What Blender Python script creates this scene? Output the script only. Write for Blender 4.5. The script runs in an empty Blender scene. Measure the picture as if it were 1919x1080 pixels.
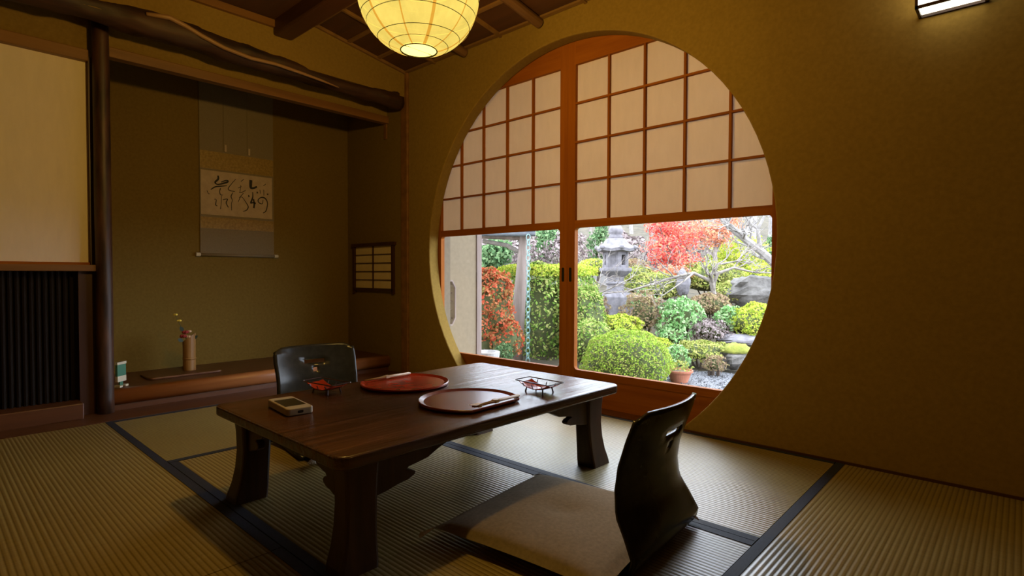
import bpy, math, random
from mathutils import Vector, Matrix, noise
random.seed(7)
S = bpy.context.scene
C = S.collection
PI = math.pi

# ------------------------------------------------------------ camera
FPX = 1037.25
CAM = Vector((0, 0, .765))
RGT = Vector((.7349, .6782, .0027)); 
FWD = Vector((-.6780, .7347, -.02447)).normalized()
RGT = (RGT - FWD * RGT.dot(FWD)).normalized()
UPV = RGT.cross(FWD)
cd = bpy.data.cameras.new('camera'); cam = bpy.data.objects.new('camera', cd); C.objects.link(cam)
cd.sensor_width = 36; cd.lens = 36 * FPX / 1919; cd.clip_start = .02; cd.clip_end = 300
m = Matrix((RGT, UPV, -FWD)).transposed().to_4x4(); m.translation = CAM
cam.matrix_world = m
S.camera = cam
# ------------------------------------------------------------ sky and exposure
SKY = 9.0
w = bpy.data.worlds.new('sky'); S.world = w; w.use_nodes = True
w.node_tree.nodes['Background'].inputs[0].default_value = (.86, .93, 1.08, 1)
w.node_tree.nodes['Background'].inputs[1].default_value = SKY
S.view_settings.view_transform = 'Standard'; S.view_settings.look = 'None'
S.view_settings.exposure = 0; S.view_settings.gamma = 1; S.view_settings.use_curve_mapping = False
LAMP_W = 102          # bulb in the paper lantern
SCONCE = 2.7         # paper of the wall lamp

def P(px, py, d):    # photo pixel at depth d (metres along the view axis)
    return CAM + (RGT * ((px - 959.5) / FPX) + UPV * ((540 - py) / FPX) + FWD) * d

# ------------------------------------------------------------ materials
MATS = {}
def nodes(name):
    mt = bpy.data.materials.new(name); mt.use_nodes = True
    nt = mt.node_tree; MATS[name] = mt
    return mt, nt, nt.nodes, nt.links, nt.nodes['Principled BSDF']
def ramp(nt, fac, stops):
    r = nt.nodes.new('ShaderNodeValToRGB')
    while len(r.color_ramp.elements) < len(stops): r.color_ramp.elements.new(.5)
    for e, (p, c) in zip(r.color_ramp.elements, stops): e.position = p; e.color = (*c, 1)
    nt.links.new(fac, r.inputs[0]); return r.outputs[0]
def coords(nt, scale=(1, 1, 1), kind='Object'):
    t = nt.nodes.new('ShaderNodeTexCoord'); mp = nt.nodes.new('ShaderNodeMapping')
    mp.inputs['Scale'].default_value = scale; nt.links.new(t.outputs[kind], mp.inputs[0]); return mp.outputs[0]
def noise_tex(nt, vec, sc, det=4, rough=.6):
    n = nt.nodes.new('ShaderNodeTexNoise'); n.inputs['Scale'].default_value = sc
    n.inputs['Detail'].default_value = det; n.inputs['Roughness'].default_value = rough
    nt.links.new(vec, n.inputs['Vector']); return n.outputs[0]
def bump(nt, h, b, strength=.3, dist=.005):
    n = nt.nodes.new('ShaderNodeBump'); n.inputs['Strength'].default_value = strength; n.inputs['Distance'].default_value = dist
    nt.links.new(h, n.inputs['Height']); nt.links.new(n.outputs[0], b.inputs['Normal'])
def noisy(name, c1, c2, sc=8, rough=.8, scale=(1, 1, 1), bs=.2, bd=.004, det=5, spec=.5, lo=.3, hi=.7, coat=0):
    mt, nt, N, L, b = nodes(name)
    f = noise_tex(nt, coords(nt, scale), sc, det)
    L.new(ramp(nt, f, [(lo, c1), (hi, c2)]), b.inputs['Base Color'])
    b.inputs['Roughness'].default_value = rough; b.inputs['Specular IOR Level'].default_value = spec
    b.inputs['Coat Weight'].default_value = coat; b.inputs['Coat Roughness'].default_value = .15
    if bs: bump(nt, f, b, bs, bd)
    return mt
def wood(name, c1, c2, axis=0, rough=.45, sc=14, stretch=.06, bs=.12, spec=.5, bd=.002):
    s = [1, 1, 1]; s[axis] = stretch
    return noisy(name, c1, c2, sc, rough, tuple(s), bs, bd, 8, spec, .35, .68)
def plain(name, c, rough=.5, spec=.5, metal=0):
    mt, nt, N, L, b = nodes(name)
    f = noise_tex(nt, coords(nt), 20, 3)
    L.new(ramp(nt, f, [(.3, tuple(k * .9 for k in c)), (.7, tuple(min(1, k * 1.08) for k in c))]), b.inputs['Base Color'])
    b.inputs['Roughness'].default_value = rough; b.inputs['Specular IOR Level'].default_value = spec
    b.inputs['Metallic'].default_value = metal
    return mt
def paper(name, c, trans=.5, sc=30):
    mt, nt, N, L, b = nodes(name)
    f = noise_tex(nt, coords(nt, (1, 1, .25)), sc, 5)
    col = ramp(nt, f, [(.25, tuple(k * .93 for k in c)), (.75, c)])
    d = N.new('ShaderNodeBsdfDiffuse'); t = N.new('ShaderNodeBsdfTranslucent'); mx = N.new('ShaderNodeMixShader')
    L.new(col, d.inputs[0]); L.new(col, t.inputs[0]); mx.inputs[0].default_value = trans
    L.new(d.outputs[0], mx.inputs[1]); L.new(t.outputs[0], mx.inputs[2])
    L.new(mx.outputs[0], N['Material Output'].inputs[0]); return mt
def leafmat(name, cols, trans=.3):
    mt, nt, N, L, b = nodes(name)
    g = N.new('ShaderNodeNewGeometry')
    cols = [tuple(min(.85, k * 1.6) for k in c) for c in cols]
    n = len(cols); col = ramp(nt, g.outputs['Random Per Island'], [((i + .5) / n, c) for i, c in enumerate(cols)])
    d = N.new('ShaderNodeBsdfDiffuse'); t = N.new('ShaderNodeBsdfTranslucent'); mx = N.new('ShaderNodeMixShader')
    L.new(col, d.inputs[0]); L.new(col, t.inputs[0]); mx.inputs[0].default_value = trans
    L.new(d.outputs[0], mx.inputs[1]); L.new(t.outputs[0], mx.inputs[2])
    L.new(mx.outputs[0], N['Material Output'].inputs[0]); return mt
def emit(name, c, s):
    mt, nt, N, L, b = nodes(name)
    f = noise_tex(nt, coords(nt), 25, 4)
    L.new(ramp(nt, f, [(.3, tuple(k * .92 for k in c)), (.7, c)]), b.inputs['Emission Color'])
    b.inputs['Emission Strength'].default_value = s; b.inputs['Base Color'].default_value = (*c, 1); return mt

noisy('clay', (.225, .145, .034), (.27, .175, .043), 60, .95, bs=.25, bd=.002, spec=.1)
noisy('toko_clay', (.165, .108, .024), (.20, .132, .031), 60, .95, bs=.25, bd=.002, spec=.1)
noisy('cream_plaster', (.235, .185, .125), (.27, .215, .145), 30, .9, bs=.1, spec=.1)
noisy('outer_render', (.17, .14, .105), (.20, .165, .12), 30, .9, bs=.1, spec=.1)
wood('frame_wood_x', (.22, .06, .006), (.36, .115, .012), 0, rough=.6, spec=.12)
wood('frame_wood_y', (.22, .06, .006), (.36, .115, .012), 1, rough=.6, spec=.12)
wood('frame_wood_z', (.22, .06, .006), (.36, .115, .012), 2, rough=.6, spec=.12)
wood('lintel_wood', (.15, .065, .014), (.25, .115, .028), 1)
wood('floor_board', (.075, .025, .008), (.12, .042, .013), 1, rough=.4)
wood('kamachi_wood', (.26, .095, .03), (.40, .16, .05), 1, rough=.35)
wood('post_bark', (.018, .007, .004), (.10, .042, .02), 2, rough=.5, sc=22, stretch=.15, bs=.6)
wood('log_bark', (.010, .004, .002), (.075, .028, .010), 1, rough=.6, sc=16, stretch=.12, bs=.9)
wood('sapwood', (.24, .13, .055), (.36, .21, .10), 1, rough=.5)
wood('dark_slat', (.006, .004, .003), (.016, .010, .008), 2, rough=.8, spec=.15)
wood('dark_post', (.035, .012, .006), (.065, .022, .010), 2)
wood('ceiling_board', (.06, .022, .007), (.10, .037, .012), 0, rough=.7)
wood('batten', (.18, .095, .03), (.26, .14, .048), 0, rough=.6)
wood('pole', (.12, .058, .02), (.19, .095, .035), 1, rough=.55)
wood('beam_wood', (.05, .018, .007), (.09, .032, .012), 0)
wood('table_wood', (.026, .0095, .0035), (.13, .05, .016), 1, rough=.25, sc=34, stretch=.03, bs=.8, bd=.005, spec=.85)
wood('leg_wood', (.026, .010, .004), (.07, .028, .010), 2, rough=.4, sc=22, stretch=.08, bs=.3)
noisy('cushion', (.19, .15, .098), (.26, .21, .138), 90, .9, bs=.15, bd=.001, spec=.15)
noisy('lacquer_black', (.016, .015, .011), (.026, .024, .018), 40, .22, bs=.01, spec=.24)
noisy('lacquer_red', (.32, .026, .006), (.40, .036, .009), 20, .25, bs=.0, spec=.5)
noisy('lacquer_brown', (.19, .034, .018), (.26, .05, .027), 20, .25, bs=.0, spec=.5)
noisy('lacquer_dark', (.035, .012, .01), (.055, .018, .014), 20, .3, bs=.0, spec=.5)
noisy('border', (.012, .014, .022), (.03, .034, .05), 300, .7, bs=.3, bd=.001, spec=.3)
wood('chopstick_wood', (.50, .33, .18), (.60, .42, .25), 0, rough=.45)
plain('gold_paper', (.62, .40, .10), .4)
plain('ivory_plastic', (.42, .36, .24), .35)
plain('screen_glass', (.03, .032, .02), .15)
plain('black', (.012, .011, .01), .4)
plain('ink', (.012, .009, .01), .7)
plain('tassel', (.75, .73, .68), .8)
paper('shoji_paper', (.74, .62, .50), .31)
paper('side_paper', (.93, .83, .66), .12)
paper('small_paper', (.80, .66, .40), .2)
plain('scroll_paper', (.46, .36, .27), .9, .1)
noisy('scroll_silk', (.185, .145, .085), (.225, .178, .108), 150, .8, bs=.1, bd=.001)
noisy('scroll_gold', (.20, .12, .015), (.34, .22, .045), 70, .5, bs=.1, bd=.001)
noisy('bamboo', (.24, .115, .025), (.34, .175, .045), 10, .45, (1, 1, .1))
plain('green_card', (.06, .20, .13), .5)
plain('white_card', (.60, .55, .42), .5)
plain('petal_yellow', (.75, .58, .08), .7)
plain('petal_red', (.32, .03, .03), .7)
plain('petal_pale', (.62, .42, .30), .7)
plain('stem_green', (.05, .07, .025), .7)
plain('leaf_dark', (.02, .035, .02), .5)
# lantern paper: thin, lets most of the bulb's light straight through and glows itself
mt, nt, N, L, b = nodes('lantern_paper')
tr = N.new('ShaderNodeBsdfTransparent'); tr.inputs[0].default_value = (1, .88, .6, 1)
tl = N.new('ShaderNodeBsdfTranslucent'); mx = N.new('ShaderNodeMixShader'); mx.inputs[0].default_value = .55
f = noise_tex(nt, coords(nt, (1, 1, .4)), 18, 5)
L.new(ramp(nt, f, [(.3, (.031, .034, .022)), (.7, (.040, .043, .029))]), tl.inputs[0])
L.new(tr.outputs[0], mx.inputs[1]); L.new(tl.outputs[0], mx.inputs[2]); L.new(mx.outputs[0], N['Material Output'].inputs[0])
mt, nt, N, L, b = nodes('seam_paper')
tl = N.new('ShaderNodeBsdfTranslucent'); tl.inputs[0].default_value = (.028, .021, .011, 1)
tr = N.new('ShaderNodeBsdfTransparent'); tr.inputs[0].default_value = (1, .7, .4, 1); mx = N.new('ShaderNodeMixShader'); mx.inputs[0].default_value = .5
L.new(tr.outputs[0], mx.inputs[1]); L.new(tl.outputs[0], mx.inputs[2]); L.new(mx.outputs[0], N['Material Output'].inputs[0])
plain('bamboo_rib', (.035, .018, .004), .7, .1)
emit('sconce_paper', (1, .95, .74), SCONCE)
# window glass: clear sheet, faint mirror
mt, nt, N, L, b = nodes('glass')
tr = N.new('ShaderNodeBsdfTransparent'); tr.inputs[0].default_value = (.97, .985, .98, 1)
gl = N.new('ShaderNodeBsdfGlossy'); gl.inputs['Roughness'].default_value = .02
lwt = N.new('ShaderNodeLayerWeight'); lwt.inputs[0].default_value = .5; mx = N.new('ShaderNodeMixShader')
pw = N.new('ShaderNodeMath'); pw.operation = 'POWER'; pw.inputs[1].default_value = 5; L.new(lwt.outputs['Facing'], pw.inputs[0])
ma = N.new('ShaderNodeMath'); ma.operation = 'MULTIPLY_ADD'; ma.inputs[1].default_value = .9; ma.inputs[2].default_value = .03; L.new(pw.outputs[0], ma.inputs[0])
L.new(ma.outputs[0], mx.inputs[0]); L.new(tr.outputs[0], mx.inputs[1]); L.new(gl.outputs[0], mx.inputs[2]); L.new(mx.outputs[0], N['Material Output'].inputs[0])
# tatami: ribs run along the length (local x)
mt, nt, N, L, b = nodes('tatami')
co = coords(nt)
wv = N.new('ShaderNodeTexWave'); wv.bands_direction = 'Y'; wv.inputs['Scale'].default_value = 2 * PI / 20 / .0150 ; wv.inputs['Distortion'].default_value = .03
wv.inputs['Detail'].default_value = 1; L.new(co, wv.inputs['Vector'])
fine = noise_tex(nt, coords(nt, (220, 12, 1)), 1.0, 3); big = noise_tex(nt, coords(nt), 2.5, 3)
c1 = ramp(nt, fine, [(.3, (.24, .178, .05)), (.7, (.33, .255, .085))])
c2 = ramp(nt, wv.outputs[1], [(0, (.58, .55, .52)), (.35, (1, 1, 1))])
mul = N.new('ShaderNodeMixRGB'); mul.blend_type = 'MULTIPLY'; mul.inputs[0].default_value = 1; L.new(c1, mul.inputs[1]); L.new(c2, mul.inputs[2])
c3 = ramp(nt, big, [(.3, (.86, .84, .80)), (.7, (1, 1, 1))])
mu2 = N.new('ShaderNodeMixRGB'); mu2.blend_type = 'MULTIPLY'; mu2.inputs[0].default_value = 1; L.new(mul.outputs[0], mu2.inputs[1]); L.new(c3, mu2.inputs[2])
L.new(mu2.outputs[0], b.inputs['Base Color']); b.inputs['Roughness'].default_value = .36; 
mr = N.new('ShaderNodeMapRange'); mr.inputs['To Min'].default_value = .1; mr.inputs['To Max'].default_value = 1.0; mr.inputs['From Max'].default_value = .6
L.new(wv.outputs[1], mr.inputs['Value']); L.new(mr.outputs[0], b.inputs['Specular IOR Level'])
bump(nt, wv.outputs[1], b, .3, .003)
# garden
leafmat('leaf_bright', [(.12, .19, .025), (.21, .32, .04), (.29, .38, .065), (.22, .21, .07)])
leafmat('leaf_hedge', [(.08, .15, .025), (.16, .24, .05), (.27, .32, .095), (.21, .20, .075)])
leafmat('leaf_yellow', [(.17, .23, .025), (.27, .32, .045), (.34, .33, .06)])
leafmat('leaf_red', [(.30, .05, .025), (.38, .085, .045), (.17, .10, .035), (.42, .13, .07), (.12, .13, .04)])
leafmat('leaf_maple', [(.34, .05, .05), (.42, .09, .07), (.45, .16, .09)])
leafmat('leaf_orange', [(.36, .12, .075), (.40, .20, .10), (.34, .15, .11)])
leafmat('leaf_olive', [(.14, .17, .04), (.22, .24, .06), (.28, .26, .09)])
leafmat('leaf_brown', [(.15, .10, .065), (.23, .16, .105), (.19, .16, .075)])
leafmat('leaf_fresh', [(.08, .18, .055), (.15, .26, .10), (.26, .34, .18)])
leafmat('leaf_pine', [(.04, .08, .035), (.08, .14, .06), (.13, .19, .09)])
leafmat('leaf_twig', [(.11, .085, .08), (.17, .135, .13), (.22, .18, .175)], .1)
noisy('shrub_core', (.045, .06, .018), (.10, .11, .04), 12, .95, bs=.4)
noisy('bark_grey', (0.154, 0.129, 0.112), (0.308, 0.266, 0.238), 14, .9, bs=.5, bd=.01)
noisy('bark_brown', (.06, .042, .03), (.12, .085, .065), 14, .9, (1, 1, .3), bs=.5, bd=.01)
noisy('bark_pale', (0.196, 0.175, 0.161), (0.336, 0.308, 0.287), 14, .9, bs=.4, bd=.01)
noisy('stone', (0.119, 0.109, 0.119), (0.231, 0.213, 0.228), 12, .95, bs=.7, bd=.01)
noisy('rock', (0.063, 0.056, 0.050), (0.168, 0.154, 0.140), 7, .95, bs=.9, bd=.03)
noisy('moss', (0.098, 0.119, 0.011), (0.224, 0.224, 0.028), 25, .95, bs=.6, bd=.02)
noisy('terracotta', (0.350, 0.119, 0.063), (0.462, 0.168, 0.098), 12, .8)
noisy('soil', (.09, .06, .04), (.17, .12, .085), 30, .95, bs=.6)
noisy('gravel', (0.042, 0.042, 0.049), (0.280, 0.280, 0.294), 70, .9, bs=1, bd=.02, det=2, lo=.4, hi=.62)
noisy('ground', (0.034, 0.028, 0.015), (0.098, 0.077, 0.045), 3.5, .95, bs=.8, bd=.05)
noisy('weathered_post', (0.182, 0.133, 0.115), (0.308, 0.238, 0.210), 18, .85, (1, 1, .1), bs=.3)
noisy('chain_metal', (0.168, 0.308, 0.308), (0.308, 0.476, 0.462), 30, .5, bs=.2)
noisy('roof_tile', (.09, .10, .12), (.17, .18, .20), 12, .7, bs=.4)
plain('enamel_white', (.5, .5, .5), .3)
plain('far_wall', (.20, .19, .18), .8)
wood('eave_wood', (.22, .15, .10), (.34, .24, .17), 0)

# ------------------------------------------------------------ mesh helpers
class MB:
    def __init__(s): s.v = []; s.f = []
    def box(s, x0, x1, y0, y1, z0, z1):
        n = len(s.v); s.v += [(x, y, z) for z in (z0, z1) for y in (y0, y1) for x in (x0, x1)]
        s.f += [tuple(n + k for k in q) for q in ((0, 2, 3, 1), (4, 5, 7, 6), (0, 1, 5, 4), (2, 6, 7, 3), (0, 4, 6, 2), (1, 3, 7, 5))]; return s
    def loft(s, rings, cap=True, close=True):
        n = len(s.v); k = len(rings[0])
        for r in rings: s.v += [tuple(p) for p in r]
        for i in range(len(rings) - 1):
            for j in range(k if close else k - 1):
                a = n + i * k + j; b = n + i * k + (j + 1) % k
                s.f.append((a, b, b + k, a + k))
        if cap and close:
            s.f.append(tuple(n + j for j in reversed(range(k)))); s.f.append(tuple(n + (len(rings) - 1) * k + j for j in range(k)))
        return s
    def tube(s, pts, rad, n=8, cap=True):
        pts = [Vector(p) for p in pts]
        if not hasattr(rad, '__len__'): rad = [rad] * len(pts)
        rings = []; up = None
        for i, p in enumerate(pts):
            t = (pts[min(i + 1, len(pts) - 1)] - pts[max(i - 1, 0)])
            t = t.normalized() if t.length > 1e-9 else Vector((0, 0, 1))
            if up is None: up = Vector((0, 0, 1)) if abs(t.z) < .9 else Vector((1, 0, 0))
            a = t.cross(up)
            if a.length < 1e-6: a = t.orthogonal()
            a.normalize(); b = a.cross(t); up = b
            rings.append([p + (a * math.cos(q * 2 * PI / n) + b * math.sin(q * 2 * PI / n)) * rad[i] for q in range(n)])
        return s.loft(rings, cap)
    def lathe(s, prof, n=24, c=(0, 0, 0), cap=True):
        return s.loft([[(c[0] + r * math.cos(q * 2 * PI / n), c[1] + r * math.sin(q * 2 * PI / n), c[2] + z) for q in range(n)] for r, z in prof], cap)
    def ring(s, c, r, t, n=32, k=6, z_axis=True):
        rows = []
        for i in range(n):
            a = i * 2 * PI / n
            rows.append([(c[0] + (r + t * math.cos(q * 2 * PI / k)) * math.cos(a), c[1] + (r + t * math.cos(q * 2 * PI / k)) * math.sin(a), c[2] + t * math.sin(q * 2 * PI / k)) for q in range(k)])
        rows.append(rows[0]); return s.loft(rows, False)
    def prism(s, poly, axis, a, b):   # poly in the two other axes (x,y)|(x,z)|(y,z)
        def mk(p, h): return {0: (h, p[0], p[1]), 1: (p[0], h, p[1]), 2: (p[0], p[1], h)}[axis]
        return s.loft([[mk(p, a) for p in poly], [mk(p, b) for p in poly]])
    def build(s, name, mat, parent=None, smooth=False, bevel=0, kind=None, label=None, cat=None, group=None, seg=2, off=None):
        off = Vector(off) if off is not None else Vector((0, 0, 0))
        if parent is None and kind != 'structure':
            xs = [p[0] for p in s.v]; ys = [p[1] for p in s.v]; zs = [p[2] for p in s.v]
            off = Vector(((min(xs) + max(xs)) / 2, (min(ys) + max(ys)) / 2, min(zs)))
        me = bpy.data.meshes.new(name)
        me.from_pydata([(p[0] - off.x, p[1] - off.y, p[2] - off.z) for p in s.v], [], s.f); me.update()
        import bmesh
        if len(s.f) < 20000:
            bm = bmesh.new(); bm.from_mesh(me); bmesh.ops.recalc_face_normals(bm, faces=bm.faces); bm.to_mesh(me); bm.free()
        me.materials.append(MATS[mat])
        if smooth: me.polygons.foreach_set('use_smooth', [True] * len(me.polygons))
        o = bpy.data.objects.new(name, me); C.objects.link(o)
        if parent is not None: o.parent = parent
        else: o.location = off
        if bevel:
            bv = o.modifiers.new('bevel', 'BEVEL'); bv.width = bevel; bv.segments = seg; bv.limit_method = 'ANGLE'; bv.angle_limit = math.radians(35)
        return tag(o, label, cat, group, kind)
def tag(o, label=None, cat=None, group=None, kind=None):
    if label: o['label'] = label
    if cat: o['category'] = cat
    if group: o['group'] = group
    if kind: o['kind'] = kind
    return o
def thing(name, label, cat, loc=(0, 0, 0), rz=0, group=None):
    o = bpy.data.objects.new(name, None); C.objects.link(o); o.location = loc; o.rotation_euler = (0, 0, rz)
    o.empty_display_size = .05
    return tag(o, label, cat, group)
def place(name, src, parent, loc=(0, 0, 0), rot=(0, 0, 0)):     # share mesh data between alike pieces
    o = bpy.data.objects.new(name, src.data); C.objects.link(o); o.parent = parent; o.location = loc; o.rotation_euler = rot; return o
def copy_tree(o, parent=None):
    c = o.copy(); C.objects.link(c); c.parent = parent
    for ch in list(o.children): copy_tree(ch, c)
    return c
def box(name, mat, b, parent=None, **k): return MB().box(*b).build(name, mat, parent, **k)
def st(name, mat, b, **k): return MB().box(*b).build(name, mat, None, kind='structure', **k)
def rrect(w, h, r, n=5, cx=0, cy=0):
    out = []
    for (sx, sy, a0) in ((1, 1, 0), (-1, 1, 90), (-1, -1, 180), (1, -1, 270)):
        for i in range(n + 1):
            a = math.radians(a0 + 90 * i / n); out.append((cx + sx * (w / 2 - r) + r * math.cos(a), cy + sy * (h / 2 - r) + r * math.sin(a)))
    return out

# ------------------------------------------------------------ the room
YW = 2.555; XL = -3.445; XR = 1.42; YB = -1.25; XB = -4.285
CX, CZ, CR = -1.985, .93, 1.193
# window wall with the round opening
def round_wall():
    mb = MB(); n = 96; zb, zt = -.34, 2.62; x0, x1 = -3.42, XR
    angs = sorted(set([i * 2 * PI / n for i in range(n)] + [math.atan2(z - CZ, x - CX) % (2 * PI) for x in (x0, x1) for z in (zb, zt)]))
    def outer(a):
        c, s_ = math.cos(a), math.sin(a); t = 1e9
        if c > 1e-9: t = min(t, (x1 - CX) / c)
        if c < -1e-9: t = min(t, (x0 - CX) / c)
        if s_ > 1e-9: t = min(t, (zt - CZ) / s_)
        if s_ < -1e-9: t = min(t, (zb - CZ) / s_)
        return CX + c * t, CZ + s_ * t
    rows = []
    for (r, y) in ((None, YW), (CR + .007, YW), (CR + .002, YW + .002), (CR, YW + .007), (CR, YW + .08), (None, YW + .08)):
        rows.append([((outer(a)[0], y, outer(a)[1]) if r is None else (CX + r * math.cos(a), y, CZ + r * math.sin(a))) for a in angs])
    rows.append(rows[0])
    mb.loft(rows, False)
    return mb.build('wall_window', 'clay', kind='structure')
round_wall()
wo = MB().box(-3.42, -3.20, YW + .14, YW + .22, -.34, 2.62).box(-.785, XR, YW + .14, YW + .22, -.34, 2.62).box(-3.20, -.785, YW + .14, YW + .22, 2.15, 2.62).box(-3.20, -.785, YW + .14, YW + .22, -.34, .0)
wo.build('wall_outer', 'outer_render', kind='structure')
st('wall_right', 'clay', (XR, XR + .1, YB - .1, YW + .2, -.05, 2.6))
st('wall_back', 'clay', (-3.9, XR + .1, YB - .1, YB, -.05, 2.6))
# tokonoma shell
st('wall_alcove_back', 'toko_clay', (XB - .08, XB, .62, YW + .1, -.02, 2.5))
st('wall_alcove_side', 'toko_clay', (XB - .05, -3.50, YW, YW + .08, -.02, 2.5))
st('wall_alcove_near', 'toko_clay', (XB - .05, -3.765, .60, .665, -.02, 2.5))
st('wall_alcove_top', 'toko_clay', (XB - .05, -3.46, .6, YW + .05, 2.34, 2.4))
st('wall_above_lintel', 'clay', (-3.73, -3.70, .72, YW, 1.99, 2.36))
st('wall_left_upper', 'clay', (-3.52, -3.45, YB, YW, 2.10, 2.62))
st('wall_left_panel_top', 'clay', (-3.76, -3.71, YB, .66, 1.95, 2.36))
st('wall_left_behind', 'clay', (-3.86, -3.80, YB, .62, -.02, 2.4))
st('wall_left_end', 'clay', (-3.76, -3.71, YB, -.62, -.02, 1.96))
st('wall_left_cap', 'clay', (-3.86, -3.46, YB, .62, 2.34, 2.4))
st('trim_corner_post', 'lintel_wood', (-3.50, -3.42, YW - .018, YW + .05, 0, 2.3), bevel=.006)
st('trim_toko_lintel', 'lintel_wood', (-3.735, -3.675, .735, YW, 1.945, 2.0), bevel=.004)
st('trim_lintel_stub', 'lintel_wood', (-3.73, -3.695, YW - .012, YW, 1.83, 1.945), bevel=.003)
st('trim_panel_lintel', 'lintel_wood', (-3.76, -3.675, -.62, .655, 1.895, 1.955), bevel=.004)
# alcove floor, rounded front beam, floor board in front
st('floor_alcove', 'floor_board', (XB, -3.70, .66, YW, .02, .118))
MB().prism(rrect(.085, .088, .034, 6, -3.705, .077), 1, .735, YW - .002).build('trim_alcove_beam', 'kamachi_wood', kind='structure', smooth=True)
st('trim_alcove_riser', 'floor_board', (-3.72, -3.69, .70, YW, 0, .05))
fb = st('floor_board_strip', 'floor_board', (-3.86, -3.447, YB, YW, -.04, .003))
# tatami floor
floor = st('floor', 'soil', (-3.45, XR, YB, YW, -.10, -.052))
MW, ML = .942, 1.905
def mat_mesh(l, wd):
    return MB().box(-l / 2, l / 2, -wd / 2, wd / 2, -.052, 0).build('tatami_mat', 'tatami', floor)
def put_mat(x0, x1, y0, y1, along, borders=(1, 1)):
    l, wd = (x1 - x0, y1 - y0) if along == 'x' else (y1 - y0, x1 - x0)
    g = .0015
    o = mat_mesh(l - 2 * g, wd - 2 * g); o.location = ((x0 + x1) / 2, (y0 + y1) / 2, 0)
    if along == 'y': o.rotation_euler = (0, 0, PI / 2)
    for sd, on in zip((-1, 1), borders):
        if on:
            e = sd * (wd / 2 - g); i = sd * (wd / 2 - .032)
            MB().box(-l / 2 + g, l / 2 - g, min(e, i), max(e, i), -.03, .0016).build('border', 'border', o)
put_mat(-3.445, -2.515, .690, YW, 'y')
put_mat(-2.515, -.548, .690, 1.628, 'x')
put_mat(-2.515, -.548, 1.628, YW, 'x')
put_mat(-3.445, -1.507, -.262, .690, 'x')
put_mat(-1.507, .420, -.262, .690, 'x')
put_mat(-.548, .420, .690, YW, 'y', (1, 1))
put_mat(.420, XR, .690, YW, 'y')
put_mat(.420, XR, YB, .690, 'y')
put_mat(-3.445, -1.507, YB, -.262, 'x')
put_mat(-1.507, .420, YB, -.262, 'x')
st('baseboard_window', 'beam_wood', (CX + .755, XR, YW - .008, YW + .002, 0, .010))
st('baseboard_window_end', 'beam_wood', (-3.42, CX - .755, YW - .008, YW + .002, 0, .010))

# ceiling: flat part and sloped part
SL = .165; ZC = 2.285
def slz(y): return ZC + SL * (YW - y)
cf = st('ceiling', 'ceiling_board', (-3.46, XR, YB, 1.60, 2.40, 2.46))
for i in range(10):
    y0 = YB + i * .283
    MB().box(-3.455, XR, y0 + .001, y0 + .282, 2.335 + .004 * (i % 2), 2.40).build('ceiling_plank', 'ceiling_board', cf)
for i in range(6):
    x = -1.6 + i * .5
    MB().box(x - .014, x + .014, YB, 1.58, 2.31, 2.336).build('ceiling_batten', 'batten', cf)
st('trim_ceiling_edge', 'lintel_wood', (-3.455, -3.425, YB, 1.56, 2.292, 2.335))
st('trim_ceiling_beam', 'beam_wood', (-3.45, XR, 1.545, 1.665, 2.245, 2.46), bevel=.012)
mb = MB()
mb.loft([[(x, 1.62, slz(1.62)), (x, YW + .1, slz(YW + .1)), (x, YW + .1, slz(YW + .1) + .12), (x, 1.62, slz(1.62) + .12)] for x in (-3.46, XR + .1)])
cs = mb.build('ceiling_slope', 'ceiling_board', kind='structure')
def slope_bar(name, mat, x0, x1, y0, y1, h, par=cs):
    mb = MB(); mb.loft([[(x, y0, slz(y0) + .002), (x, y1, slz(y1) + .002), (x, y1, slz(y1) - h), (x, y0, slz(y0) - h)] for x in (x0, x1)])
    return mb.build(name, mat, par)
for y in (1.82, 2.06, 2.30, 2.54): slope_bar('ceiling_batten', 'batten', -3.45, XR, y - .011, y + .011, .012)
for i in range(8):
    x = -3.11 + i * .652; slope_bar('ceiling_batten', 'batten', x - .009, x + .009, 1.66, YW, .020)
for i in range(7):
    x = -2.785 + i * .652
    MB().tube([(x, 1.62, slz(1.62) - .034), (x, YW - .012, slz(YW) - .032)], [.033, .030], 12).build('rafter_pole', 'pole', cs, smooth=False)
slope_bar('wall_edge_batten', 'batten', -3.452, -3.432, 1.66, YW, .020)
st('roof_slab', 'roof_tile', (-4.5, XR + .3, YB - .3, 3.80, 2.64, 2.72))

# left: paper panel, shelf, dark slats
lw = st('window_2', 'dark_post', (-3.77, -3.69, .654, .700, .80, 1.92))
MB().box(-3.72, -3.714, -.60, .656, .822, 1.896).build('paper_sheet', 'side_paper', lw)
MB().box(-3.73, -3.705, -.62, -.59, .80, 1.9).build('frame_stile', 'frame_wood_z', lw)
MB().box(-3.73, -3.700, -.60, .660, .808, .824).build('frame_rail', 'frame_wood_y', lw)
st('trim_panel_shelf', 'lintel_wood', (-3.75, -3.655, -.62, .682, .776, .810), bevel=.003)
st('trim_slat_sill', 'floor_board', (-3.76, -3.60, -.62, .60, 0, .085), bevel=.005)
sw = st('wall_left_slats', 'black', (-3.76, -3.74, -.62, .66, .08, .78))
s0 = None
for i in range(44):
    y = -.60 + i * .0273
    if s0 is None: s0 = MB().tube([(0, 0, .085), (0, 0, .776)], .0105, 8).build('slat', 'dark_slat', sw); s0.location = (-3.73, y, 0)
    else: place('slat', s0, sw, (-3.73, y, 0))
st('trim_slat_post', 'dark_post', (-3.765, -3.69, .598, .70, 0, .78))
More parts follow.
